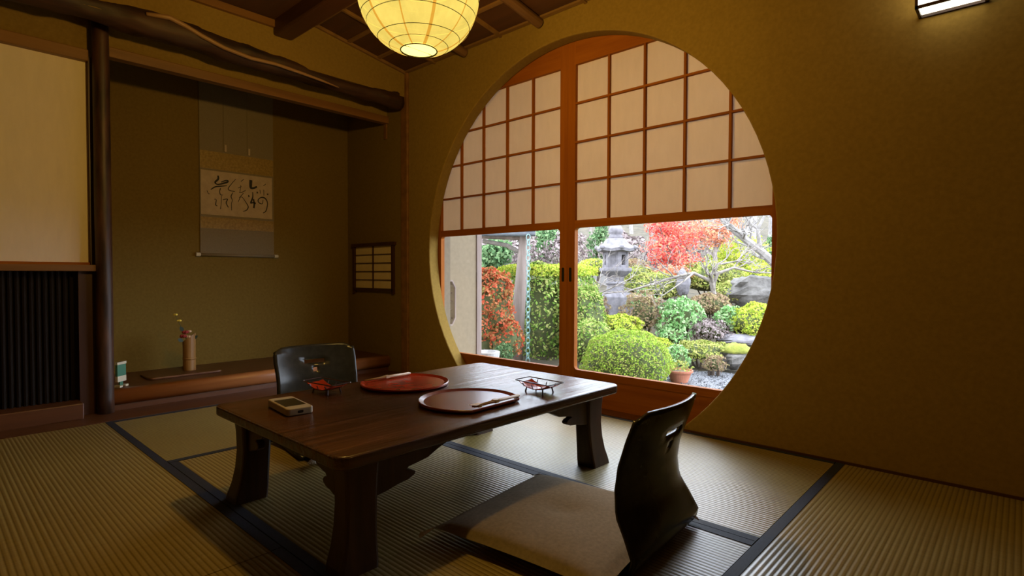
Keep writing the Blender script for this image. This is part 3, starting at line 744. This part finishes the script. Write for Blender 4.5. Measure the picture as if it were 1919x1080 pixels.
# gravel bed by the window
g0 = P(1362, 716, 5.72); mb = MB(); n = 40
mb.v = [(g0.x + .15, g0.y - .1, -.335)] + [(g0.x + .15 + (1.25 + .12 * math.sin(k * 1.3)) * math.cos(k * 2 * PI / n), g0.y - .1 + (.75 + .08 * math.sin(k * 2.1)) * math.sin(k * 2 * PI / n), -.352) for k in range(n)]
mb.f = [(0, 1 + k, 1 + (k + 1) % n) for k in range(n)]
mb.build('gravel_bed', 'gravel', kind='structure')
mb = MB()
for k in range(900):
    a = random.uniform(0, 2 * PI); r = math.sqrt(random.random()); x = g0.x + .15 + 1.15 * r * math.cos(a); y = g0.y - .1 + .68 * r * math.sin(a); q = random.uniform(.008, .022)
    n0 = len(mb.v); z = -.349 + .013 * (1 - r)
    mb.v += [(x + q, y, z), (x, y + q, z), (x - q, y, z), (x, y - q * .8, z), (x + q * .2, y, z + q * .9), (x, y, z - q)]
    mb.f += [tuple(n0 + k2 for k2 in f_) for f_ in ((0, 1, 4), (1, 2, 4), (2, 3, 4), (3, 0, 4), (1, 0, 5), (2, 1, 5), (3, 2, 5), (0, 3, 5))]
mb.build('loose_gravel', 'gravel', None, kind='stuff', label='grey gravel spread beside the terracotta pot', cat='gravel')

def leaf_quad(V, F, p, nrm, s, asp=.55):
    t = nrm.orthogonal().normalized(); t = (Matrix.Rotation(random.uniform(0, 2 * PI), 3, nrm) @ t); b_ = nrm.cross(t)
    n0 = len(V)
    V += [tuple(p - t * s), tuple(p + b_ * s * asp), tuple(p + t * s), tuple(p - b_ * s * asp)]; F.append((n0, n0 + 1, n0 + 2, n0 + 3))
def rnd_dir():
    while True:
        v = Vector((random.uniform(-1, 1), random.uniform(-1, 1), random.uniform(-1, 1)))
        if .05 < v.length < 1: return v.normalized()
def blob(V, F, c, r, n, s, lump=.12, seed=0, low=-1, flat=1.0):
    c = Vector(c)
    for k in range(n):
        d = rnd_dir()
        if d.z < low: d.z = -d.z
        q = 1 + lump * noise.noise((d.x * 2.2 + seed, d.y * 2.2, d.z * 2.2)) * 2 - .10 * random.random() ** 2
        e = (abs(d.x) ** (2 * flat) + abs(d.y) ** (2 * flat) + abs(d.z) ** (2 * flat)) ** (-1 / (2 * flat))
        p = c + Vector((d.x * r[0], d.y * r[1], d.z * r[2])) * q * e
        nn = (d + rnd_dir() * .9).normalized(); leaf_quad(V, F, p, nn, s * random.uniform(.6, 1.25))
def core(mb, c, r, k=.86, n=14):
    rows = []
    for i in range(1, 10):
        t = i * PI / 10; rows.append([(c[0] + k * r[0] * math.sin(t) * math.cos(q * 2 * PI / n), c[1] + k * r[1] * math.sin(t) * math.sin(q * 2 * PI / n), c[2] - k * r[2] * math.cos(t)) for q in range(n)])
    mb.loft(rows)
def shrub(name, label, cat, blobs, leafm, n, s, group=None, lump=.12, flat=1.0, solid=.86, low=-.6):
    # blobs: list of (centre, radii); stands on the ground under the first
    c0 = Vector(blobs[0][0]); g = gz(c0.x, c0.y)
    t = thing(name, label, cat, (c0.x, c0.y, g), 0, group); off = Vector((c0.x, c0.y, g))
    V, F = [], []; tot = sum(b_[1][0] * b_[1][2] for b_ in blobs)
    for i, (c, r) in enumerate(blobs): blob(V, F, Vector(c) - off, r, int(n * r[0] * r[2] / tot), s, lump, i * 3.7 + len(label), low, flat)
    mb = MB(); mb.v = V; mb.f = F; mb.build('foliage', leafm, t, kind='stuff')
    if solid:
        mb = MB()
        for (c, r) in blobs: core(mb, Vector(c) - off, r, solid)
        mb.build('inner_twigs', 'shrub_core', t, smooth=True)
    mb = MB()
    for k in range(5):
        a = k * 2 * PI / 5; c = Vector(blobs[0][0]) - off; r = blobs[0][1]
        mb.tube([(.05 * math.cos(a), .05 * math.sin(a), -.05), (c.x + r[0] * .5 * math.cos(a), c.y + r[1] * .5 * math.sin(a), max(.05, c.z))], [.018, .008], 5)
    mb.build('stem', 'bark_brown', t)
    return t
def B(px, py, d, wpx, hpx, dp=None):        # blob from a place in view, its width and height at that depth
    c = P(px, py, d); rx = wpx / 2 / FPX * d; rz = hpx / 2 / FPX * d; return (c, (rx, rx if dp is None else dp, rz))
shrub('azalea_mound', 'clipped round green azalea mound beside the terracotta pot', 'shrub', [B(1173, 678, 5.6, 166, 120)], 'leaf_bright', 9500, .0125, lump=.07)
hg = shrub('clipped_hedge', 'tall clipped green hedge with yellow-green top behind the rain chain', 'hedge', [B(1000, 650, 7.5, 150, 302, .36), B(1060, 650, 7.48, 120, 296, .36)], 'leaf_hedge', 12000, .025, lump=.05, flat=2.2, solid=.88)
V, F = [], []
for b_ in (B(1000, 513, 7.5, 142, 34, .36), B(1058, 513, 7.48, 112, 34, .36)): blob(V, F, b_[0] - hg.location, b_[1], 1900, .022, .06, 1, -.2, 1.8)
mb = MB(); mb.v = V; mb.f = F; mb.build('new_growth', 'leaf_yellow', hg, kind='stuff', label='yellow-green new leaves along the hedge top')
shrub('rounded_shrub', 'green rounded shrub sloping down from the end of the hedge', 'shrub', [B(1098, 600, 6.9, 60, 130, .35), B(1105, 645, 6.4, 80, 90, .35)], 'leaf_hedge', 4600, .02)
shrub('nandina', 'red and orange nandina bush beside the cream wall', 'shrub', [B(918, 590, 5.7, 84, 165, .26), B(950, 640, 5.6, 50, 80, .2), B(925, 545, 5.7, 66, 70, .22)], 'leaf_red', 6200, .02, lump=.2)
shrub('nandina_sprig', 'low dark green tuft at the foot of the red nandina', 'shrub', [B(944, 664, 5.25, 30, 40, .1)], 'leaf_pine', 500, .018, solid=.5)
shrub('moss_mound', 'low bright green shrub growing against the curve of the window at the right', 'shrub', [B(1420, 605, 7.2, 100, 70, .4)], 'leaf_yellow', 3000, .02)
shrub('leafy_perennial', 'fresh green leafy perennial clump in the middle of the garden', 'plant', [B(1275, 600, 7.4, 70, 80, .3), B(1262, 630, 7.2, 50, 40, .25)], 'leaf_fresh', 2200, .026, lump=.25, solid=.6)
shrub('leafy_perennial', 'small pale green clump between the dry twiggy shrub and the right-hand mound', 'plant', [B(1368, 600, 7.3, 46, 50, .22)], 'leaf_fresh', 900, .024, lump=.25, solid=.6)
shrub('dry_shrub', 'brown dry shrub in front of the stone lantern', 'shrub', [B(1205, 592, 7.7, 76, 90, .35)], 'leaf_brown', 2400, .022, lump=.25, solid=.55)
shrub('dry_shrub', 'rusty brown rounded shrub below the orange maple', 'shrub', [B(1333, 572, 8.0, 70, 46, .35)], 'leaf_brown', 2000, .022, solid=.8)
shrub('dry_shrub', 'grey-brown twiggy shrub next to the fresh green perennial', 'shrub', [B(1333, 622, 7.3, 80, 44, .3)], 'leaf_twig', 1800, .02, lump=.25, solid=.6)
shrub('olive_shrub', 'olive-green spreading shrub right of the stone lantern', 'shrub', [B(1222, 540, 9.4, 110, 60, .6), B(1195, 520, 9.6, 60, 40, .4)], 'leaf_olive', 3600, .028)
shrub('olive_shrub', 'yellow-green shrub under the bare grey branches', 'shrub', [B(1330, 520, 10.2, 130, 62, .7)], 'leaf_olive', 3600, .03)
shrub('yellow_shrub', 'little yellow leafed shrub at the foot of the dry brown shrub', 'shrub', [B(1160, 612, 7.2, 76, 44, .3)], 'leaf_yellow', 1800, .02, lump=.2, solid=.7)
shrub('yellow_shrub', 'yellow shrub behind the left side of the stone lantern', 'shrub', [B(1112, 502, 11, 46, 34, .4)], 'leaf_yellow', 900, .03)
shrub('low_groundcover', 'low mixed green groundcover behind the terracotta pot', 'plant', [B(1315, 660, 6.6, 110, 40, .3)], 'leaf_olive', 1800, .018, lump=.25, solid=.7)
shrub('low_groundcover', 'silvery green low plant next to the azalea mound', 'plant', [B(1268, 672, 6.0, 46, 50, .15)], 'leaf_fresh', 700, .018, lump=.25, solid=.6)

for (nm, lab, cat_, px, py, d, w_, h_, dp_, lf, n, sz) in (
  ('dry_shrub', 'thin straw-brown dry shrub left of the stone lantern base', 'shrub', 1118, 582, 8.3, 44, 50, .25, 'leaf_brown', 900, .022),
  ('leafy_perennial', 'pale green leafy plant between the stone lantern and the olive shrub', 'plant', 1204, 566, 8.3, 46, 40, .22, 'leaf_fresh', 700, .024),
  ('olive_shrub', 'small olive shrub behind the rusty brown rounded shrub', 'shrub', 1372, 548, 9.0, 60, 44, .3, 'leaf_olive', 1100, .025),
  ('low_groundcover', 'straw-coloured dry grass clump left of the moss-topped rock', 'plant', 1338, 684, 6.1, 40, 34, .12, 'leaf_brown', 500, .016),
  ('low_groundcover', 'mossy yellow groundcover around the foot of the fresh green perennial', 'plant', 1232, 646, 6.9, 60, 26, .2, 'leaf_yellow', 800, .017),
  ('yellow_shrub', 'yellow-green shrub behind the large grey rock', 'shrub', 1432, 520, 10.4, 70, 50, .4, 'leaf_yellow', 1200, .03),
  ('dry_shrub', 'reddish brown low shrub behind the stone lantern', 'shrub', 1190, 505, 11.5, 60, 36, .4, 'leaf_brown', 900, .03)):
    shrub(nm, lab, cat_, [B(px, py, d, w_, h_, dp_)], lf, n, sz, lump=.25, solid=.65)

def grow(mb, p, d, r, ln, depth_, spread=.6, up=.1, minr=.003, wig=.25, tips=None, n=6):
    pts = [Vector(p)]; rad = [r]; d = Vector(d).normalized(); steps = 4
    for k in range(steps):
        d = (d + rnd_dir() * wig + Vector((0, 0, up)) * .3).normalized(); pts.append(pts[-1] + d * ln / steps); rad.append(max(minr * .6, r * (1 - .45 * (k + 1) / steps)))
    mb.tube(pts, rad, n if depth_ > 1 else 4, cap=False)
    if depth_ <= 0:
        if tips is not None: tips.append(pts[-1])
        return
    for k in range(random.choice((2, 3, 3))):
        i = random.randint(2, steps); nd = (d + rnd_dir() * spread).normalized()
        grow(mb, pts[i], nd, max(minr, rad[i] * .72), ln * random.uniform(.6, .85), depth_ - 1, spread, up, minr, wig, tips, n)
    if tips is not None: tips.append(pts[-1])
def bare_tree(name, label, base, h, r, lean=(0, 0, 1), dp=4, mat='bark_grey', group=None, spread=.7, wig=.25, up=.15, ln=None):
    t = thing(name, label, 'tree', base, 0, group); mb = MB()
    grow(mb, (0, 0, -.1), lean, r, ln or h * .38, dp, spread, up, .004, wig)
    mb.build('branches', mat, t); return t
def leafy_tree(name, label, base, crown, h, r, leafm, n, s, mat='bark_grey', group=None, lump=.3):
    base = Vector(base); t = thing(name, label, 'tree', base, 0, group); mb = MB()
    top = Vector(crown[0][0]) - base
    mb.tube([(0, 0, -.1), (top.x * .3 + .05, top.y * .3, top.z * .4), (top.x, top.y, top.z)], [r, r * .8, r * .4], 7)
    for (c, q) in crown:
        c = Vector(c) - base
        for k in range(5):
            d = rnd_dir(); mb.tube([(top.x * .5, top.y * .5, top.z * .6), tuple(c * .9), (c.x + d.x * q[0] * .8, c.y + d.y * q[1] * .8, c.z + d.z * q[2] * .7)], [r * .35, r * .25, .006], 5)
    mb.build('trunk', mat, t)
    V, F = [], []; tot = sum(q[0] * q[2] for _, q in crown)
    for i, (c, q) in enumerate(crown):
        for sc_ in (1, .7): blob(V, F, Vector(c) - base, (q[0] * sc_, q[1] * sc_, q[2] * sc_), int(n * q[0] * q[2] / tot * .5), s, lump, i * 2.1 + sc_)
    m2 = MB(); m2.v = V; m2.f = F; m2.build('foliage', leafm, t, kind='stuff'); return t
def G(px, py, d):
    p = P(px, py, d); return Vector((p.x, p.y, gz(p.x, p.y)))
leafy_tree('maple_tree', 'red maple with fine coral-red leaves beside the stone lantern', G(1285, 520, 10.5), [B(1245, 470, 10.4, 70, 60), B(1275, 445, 10.6, 70, 56), B(1240, 425, 10.6, 60, 40), B(1285, 490, 10.2, 60, 36)], 2, .07, 'leaf_maple', 3600, .032)
leafy_tree('maple_tree', 'orange maple behind the bare grey branches', G(1335, 510, 12.5), [B(1340, 440, 12.4, 70, 50), B(1305, 430, 12.8, 60, 44), B(1365, 420, 12.4, 56, 40)], 2, .07, 'leaf_orange', 2200, .038)
leafy_tree('maple_tree', 'low orange-yellow maple bough under the red maple', G(1262, 540, 10.0), [B(1262, 512, 9.9, 70, 34), B(1240, 525, 9.9, 50, 24)], 2, .04, 'leaf_orange', 1300, .03)
leafy_tree('yellow_tree', 'soft yellow-green tree left of the pale leaning trunk', G(1385, 520, 13), [B(1390, 470, 12.9, 90, 62), B(1420, 500, 12.7, 70, 46), B(1350, 490, 13, 60, 40)], 2, .08, 'leaf_yellow', 2600, .04)
for (px, d, w_, h_, y_, lab) in ((1020, 14, 60, 90, 462, 'slim dark green pine above the clipped hedge'), (1120, 15, 40, 90, 462, 'green conifer left of the stone lantern'), (926, 9.5, 70, 56, 478, 'low spreading pine behind the red nandina'), (1010, 17, 120, 60, 440, 'tall pine bough far behind the rain chain'), (1445, 13.5, 50, 80, 480, 'blue-green conifer behind the pale leaning trunk')):
    leafy_tree('pine_tree', lab, G(px, y_ + 60, d), [B(px, y_, d, w_, h_ * .6), B(px + 6, y_ - h_ * .3, d, w_ * .7, h_ * .4), B(px - 8, y_ + h_ * .3, d, w_ * .8, h_ * .4)], 2, .07, 'leaf_pine', 1700, .045, 'bark_brown', lump=.35)
# stone lantern
slb = P(1153, 572, 9.0); slz0 = gz(slb.x, slb.y)
sl = thing('stone_lantern', 'grey carved stone garden lantern with upturned roof corners', 'stone lantern', (slb.x, slb.y, slz0), math.radians(20))
zb = lambda py: .765 + (515 - py) / FPX * 9.0 - slz0
def hexring(r, z, n=6, curl=0): return [(r * math.cos(q * PI / 6) * (1 if q % 2 == 0 else .90), r * math.sin(q * PI / 6) * (1 if q % 2 == 0 else .90), z + (curl if q % 2 == 0 else 0)) for q in range(12)]
MB().loft([hexring(.30, -.1), hexring(.30, zb(556)), hexring(.24, zb(548))]).build('base', 'stone', sl, bevel=.01)
MB().lathe([(.15, zb(549)), (.135, zb(535)), (.16, zb(531)), (.135, zb(527)), (.14, zb(516))], 20).build('shaft', 'stone', sl)
MB().loft([hexring(.17, zb(518)), hexring(.27, zb(508)), hexring(.27, zb(502))]).build('platform', 'stone', sl, bevel=.01)
for q in range(6):
    a = q * PI / 3; MB().tube([(.165 * math.cos(a), .165 * math.sin(a), zb(503)), (.165 * math.cos(a), .165 * math.sin(a), zb(473))], .045, 6).build('fire_box_post', 'stone', sl)
for zz in ((503, 497), (478, 472)): MB().loft([hexring(.195, zb(zz[0])), hexring(.195, zb(zz[1]))]).build('fire_box_ring', 'stone', sl)
for q in (0, 2, 4):
    a = q * PI / 3 + PI / 6; c_, s_ = math.cos(a) * .155, math.sin(a) * .155; tx_, ty_ = -math.sin(a) * .07, math.cos(a) * .07
    MB().loft([[(c_ - tx_, s_ - ty_, z), (c_ + tx_, s_ + ty_, z), (c_ * .8 + tx_, s_ * .8 + ty_, z), (c_ * .8 - tx_, s_ * .8 - ty_, z)] for z in (zb(499), zb(476))]).build('fire_box_panel', 'stone', sl)
MB().loft([hexring(.20, zb(473)), hexring(.315, zb(472), curl=.02), hexring(.325, zb(467), curl=.03), hexring(.22, zb(458)), hexring(.165, zb(449)), hexring(.12, zb(447))]).build('roof', 'stone', sl)
for q in range(6):
    a = q * PI / 3; MB().lathe([(.004, -.035), (.032, -.02), (.04, .005), (.03, .03), (.004, .042)], 10, (.315 * math.cos(a), .315 * math.sin(a), zb(465))).build('roof_curl', 'stone', sl, smooth=True)
MB().lathe([(.10, zb(449)), (.12, zb(444)), (.085, zb(440)), (.115, zb(437)), (.118, zb(431)), (.085, zb(424)), (.02, zb(420))], 20).build('finial', 'stone', sl, smooth=True)
# rocks
def rock(label, c, r, mat='rock', seed=0, moss=False):
    c = Vector(c); t = thing('garden_rock', label, 'rock', (c.x, c.y, c.z - r[2] * .9)); mb = MB(); rows = []; top = MB(); trow = []
    for i in range(1, 13):
        th = i * PI / 13; row = []; row2 = []
        for q in range(18):
            d = Vector((math.sin(th) * math.cos(q * PI / 9), math.sin(th) * math.sin(q * PI / 9), -math.cos(th))); k = 1 + .28 * noise.noise(d * 1.6 + Vector((seed, 0, 0))) + .12 * noise.noise(d * 4 + Vector((0, seed, 0)))
            row.append((d.x * r[0] * k, d.y * r[1] * k, d.z * r[2] * k + r[2] * .9)); row2.append((d.x * r[0] * k * 1.05, d.y * r[1] * k * 1.05, d.z * r[2] * k * 1.06 + r[2] * .9))
        rows.append(row)
        if i > 7: trow.append(row2)
    mb.loft(rows).build('stone', mat, t, smooth=False)
    if moss: top.loft(trow).build('moss_cap', 'moss', t, smooth=True)
    return t
rk = B(1410, 548, 8.8, 104, 66, .4); rock('large grey garden rock behind the right-hand mound', rk[0], rk[1], seed=2.3)
rk = B(1380, 668, 6.4, 58, 46, .2); rock('moss-topped rock at the edge of the gravel', rk[0], rk[1], seed=5.1, moss=True)
rk = B(1395, 638, 7.0, 100, 22, .2); rock('flat pale stepping stone behind the moss-topped rock', rk[0], rk[1], 'stone', 8.2)
rk = B(1243, 722, 5.25, 26, 14, .06); rock('small dark stone between the azalea mound and the pot', rk[0], rk[1], seed=3.3)
rk = B(1280, 530, 9.0, 26, 50, .12); rock('upright grey stone post behind the leafy perennial', rk[0], rk[1], 'stone', 1.3)
# pot
pp = P(1273, 716, 5.72)
pt = thing('terracotta_pot', 'wide shallow terracotta pot on the gravel', 'pot', (pp.x, pp.y, -.345))
MB().lathe([(.075, 0), (.083, .004), (.112, .085), (.128, .110), (.136, .112), (.137, .130), (.126, .131), (.118, .116), (.08, .10)], 32).build('bowl', 'terracotta', pt, smooth=False)
MB().lathe([(.115, .108), (.06, .120), (.004, .124)], 20).build('soil', 'soil', pt)
V, F = [], []; blob(V, F, (0, 0, .15), (.10, .10, .07), 260, .016, .3)
mb = MB(); mb.v = V; mb.f = F; mb.build('planting', 'leaf_olive', pt, kind='stuff')
# bare trees near: gnarled spreading branches and the pale leaning trunk
def limb_tree(name, label, base, limbs, mat, dp=2, twl=.35):
    base = Vector(base); t = thing(name, label, 'tree', base); mb = MB()
    for pts, r0, r1 in limbs:
        q = [Vector(p) - base for p in pts]; n = len(q); rad = [r0 + (r1 - r0) * i / (n - 1) for i in range(n)]
        mb.tube(q, rad, 8)
        for i in range(1, n):
            for k in range(2): grow(mb, q[i], ((q[i] - q[i - 1]).normalized() + rnd_dir() * .9), max(.004, rad[i] * .6), twl, dp, .7, .1, .0035, .3)
    mb.build('branches', mat, t); return t
d_ = 7.9
limb_tree('gnarled_tree', 'bare gnarled tree with pale spreading branches in front of the maples', G(1340, 585, d_), [
 ([G(1340, 585, d_), P(1338, 550, d_), P(1330, 520, d_), P(1345, 495, d_)], .045, .02),
 ([P(1334, 528, d_), P(1300, 512, d_), P(1262, 520, d_), P(1225, 532, d_), P(1180, 545, d_), P(1118, 552, d_)], .026, .008),
 ([P(1338, 515, d_), P(1375, 502, d_), P(1410, 510, d_), P(1448, 512, d_)], .024, .008),
 ([P(1300, 512, d_), P(1280, 528, d_ - .3), P(1245, 552, d_ - .4)], .016, .006),
 ([P(1350, 495, d_), P(1380, 490, d_), P(1400, 470, d_)], .014, .006)], 'bark_grey', 2, .32)
limb_tree('pale_tree', 'pale leaning trunk with bare twigs at the right of the garden', G(1500, 560, 8.6), [
 ([G(1500, 560, 8.6), P(1462, 505, 8.6), P(1425, 470, 8.6), P(1395, 448, 8.6), P(1365, 425, 8.6), P(1340, 395, 8.6)], .085, .03),
 ([P(1425, 470, 8.6), P(1420, 430, 8.5), P(1440, 390, 8.4)], .04, .015), ([P(1395, 448, 8.6), P(1410, 410, 8.8), P(1400, 370, 8.8)], .03, .012)], 'bark_pale', 3, .36)
limb_tree('gnarled_tree', 'thin bare shrub with grey twigs between hedge and stone lantern', G(1120, 580, 8.2), [
 ([G(1120, 580, 8.2), P(1118, 550, 8.2), P(1125, 520, 8.2)], .02, .01), ([P(1120, 552, 8.2), P(1150, 538, 8.1), P(1185, 520, 8.1)], .012, .006), ([P(1119, 550, 8.2), P(1100, 530, 8.2), P(1092, 505, 8.2)], .012, .006)], 'bark_grey', 2, .3)
# far hillside: bare trees
protos = []
for k in range(5):
    t = bare_tree('bare_tree', 'tall bare winter tree on the hillside behind the garden', (0, 0, 0), 5.5, .08, (random.uniform(-.15, .15), random.uniform(-.1, .1), 1), 4, 'bark_pale' if k % 2 else 'bark_grey', 'bare trees on the hillside', .5, .16, .3, 2.0)
    protos.append(t)
k = 0
for row in range(4):
    for col in range(9):
        px = 850 + col * 74 + (row % 2) * 37 + random.uniform(-8, 8); d = 15.5 + row * 3.6 + random.uniform(-.6, .6)
        g = G(px, 500, d); o = protos[k] if k < 5 else copy_tree(protos[k % 5])
        o.location = g; o.rotation_euler = (0, 0, k * 1.7); s_ = random.uniform(.65, .9); o.scale = (s_, s_, s_); k += 1
lw_ = [G(1040, 490, 13.5), G(1140, 490, 13.5)]
a_, b2 = lw_; dv = (b2 - a_); nrm_ = Vector((-dv.y, dv.x, 0)).normalized() * .06
mb = MB(); mb.loft([[tuple(p - nrm_ + Vector((0, 0, -.3))), tuple(p + nrm_ + Vector((0, 0, -.3))), tuple(p + nrm_ + Vector((0, 0, .28))), tuple(p - nrm_ + Vector((0, 0, .28)))] for p in (a_ - dv * 2.2, b2)])
mb.build('garden_wall', 'far_wall', None, label='low white wall far behind the hedge and stone lantern', cat='wall')
# brushy thicket on the slope
for k, (px, d, w_, h_, lf) in enumerate(((885, 12.6, 84, 60, 'leaf_twig'), (972, 13, 84, 70, 'leaf_twig'), (1062, 13.2, 88, 76, 'leaf_twig'), (1170, 13.6, 90, 70, 'leaf_twig'), (1262, 14, 88, 90, 'leaf_twig'), (1310, 15.5, 84, 110, 'leaf_twig'), (1478, 14, 90, 90, 'leaf_twig'))):
    shrub('thicket', 'pale leafless thicket on the slope behind the garden', 'thicket', [B(px, 478, d, w_, h_, .4)], lf, 1500, .05, 'thickets on the slope', .3, 1, 0)

shrub('screening_shrub', 'mixed green shrub seen through the lattice of the cream wall', 'shrub', [((-4.95, 4.15, .42), (.5, .4, .75))], 'leaf_hedge', 2500, .025)
# sleeve wall with lattice window, arbor post, gutter, rain chain
XS = -3.50
mb = MB()
hexp = [(2.815, .40), (2.845, .345), (3.015, .345), (3.050, .40), (3.050, .66), (3.015, .715), (2.845, .715), (2.815, .66)]
outer = [(2.775, -.36), (2.775, -.36), (3.30, -.36), (3.30, -.36), (3.30, 2.6), (3.30, 2.6), (2.775, 2.6), (2.775, 2.6)]
rows = []
for (x, pl) in ((XS + .04, outer), (XS + .04, hexp), (XS - .04, hexp), (XS - .04, outer)): rows.append([(x, p[0], p[1]) for p in pl])
rows.append(rows[0]); mb.loft(rows, False)
swl = mb.build('wall_sleeve', 'cream_plaster', kind='structure')
MB().box(XS - .05, XS + .05, 3.295, 3.35, -.36, 2.6).build('end_post', 'weathered_post', swl)
for i in range(6): MB().tube([(XS, 2.845 + i * .034, .35), (XS, 2.845 + i * .034, .71)], .0045, 6).build('lattice_bar', 'weathered_post', swl)
for z in (.40, .47, .54, .61, .68): MB().tube([(XS + .006, 2.816, z), (XS + .006, 3.049, z)], .004, 6).build('lattice_bar', 'weathered_post', swl)
rows = [[(XS + .05, p[0], p[1]) for p in hexp]]
mb = MB()
cxh, czh = 2.9325, .53
rg = []
for (x, k) in ((XS + .038, 1.0), (XS + .052, 1.0), (XS + .052, .93), (XS + .038, .93)): rg.append([(x, cxh + (p[0] - cxh) * (k + .03), czh + (p[1] - czh) * (k + .02)) for p in hexp])
rg.append(rg[0]); mb.loft(rg, False).build('window_trim', 'weathered_post', swl)
pb = G(966, 672, 7.0); ptp = P(986, 425, 7.0)
ar = thing('arbor', 'weathered log post of a small garden arbor with tiled roof edge and gutter', 'arbor', pb)
def loc(p): return Vector(p) - pb
MB().tube([(0, 0, -.05), loc(P(974, 560, 7)), loc(ptp), loc(P(988, 400, 7))], [.088, .078, .074, .072], 14).build('post', 'weathered_post', ar, smooth=True)
e1 = P(985, 447, 7.0); bx = (RGT * -1 + FWD * .05).normalized(); bx.z = 0
MB().tube([loc(e1) + bx * -.06 , loc(e1) + bx * 2.2 + Vector((0, 0, .10))], .032, 10).build('beam', 'weathered_post', ar)
MB().tube([loc(P(975, 474, 7)), loc(P(950, 460, 7)), loc(P(905, 452, 7))], .028, 8).build('brace', 'bark_grey', ar)
gt = P(1003, 438, 6.85); MB().tube([loc(gt), loc(gt) + bx * 2.3], .034, 10).build('gutter', 'roof_tile', ar)
q0 = loc(gt) + Vector((0, 0, .05)); fw = Vector((FWD.x, FWD.y, 0))
mb = MB(); mb.loft([[tuple(q0 + bx * s_ + fw * -.05), tuple(q0 + bx * s_ + fw * 1.0 + Vector((0, 0, .35))), tuple(q0 + bx * s_ + fw * 1.0 + Vector((0, 0, .41))), tuple(q0 + bx * s_ + fw * -.05 + Vector((0, 0, .06)))] for s_ in (-.25, 2.4)]); mb.build('roof', 'roof_tile', ar)
fp = G(940, 560, 8.2); fpl = loc(fp) + bx * 1.2
MB().tube([fpl + Vector((0, 0, -.05)), fpl + Vector((0, 0, loc(ptp).z + .25))], .07, 12).build('post', 'weathered_post', ar)
ct = P(990, 440, 6.8); cg = gz(ct.x, ct.y)
rc = thing('rain_chain', 'pale green linked rain chain hanging from the arbor gutter', 'chain', (ct.x, ct.y, cg))
nl = int((ct.z - cg) / .062); link = None
for i in range(nl):
    if link is None:
        link = MB().ring((0, 0, 0), .028, .0055, 14, 6).build('chain_link', 'chain_metal', rc, smooth=True); o = link
        o.location = (0, 0, .03)
    else: o = place('chain_link', link, rc, (0, 0, .03 + i * .062 * (ct.z - cg) / (nl * .062)))
    o.rotation_euler = (PI / 2, 0, math.radians(43 + (55 if i % 2 else 0))); o.scale = (.85, 1.35, 1)
wb = P(914, 668, 5.0)
MB().lathe([(.06, -.9), (.07, -.60), (.075, -.10), (.10, -.06), (.112, .012), (.104, .016), (.09, -.03), (.01, -.05)], 24, (wb.x, wb.y, wb.z + .03)).build('wash_basin', 'enamel_white', None, smooth=False, label='white basin beside the end of the cream wall', cat='basin')
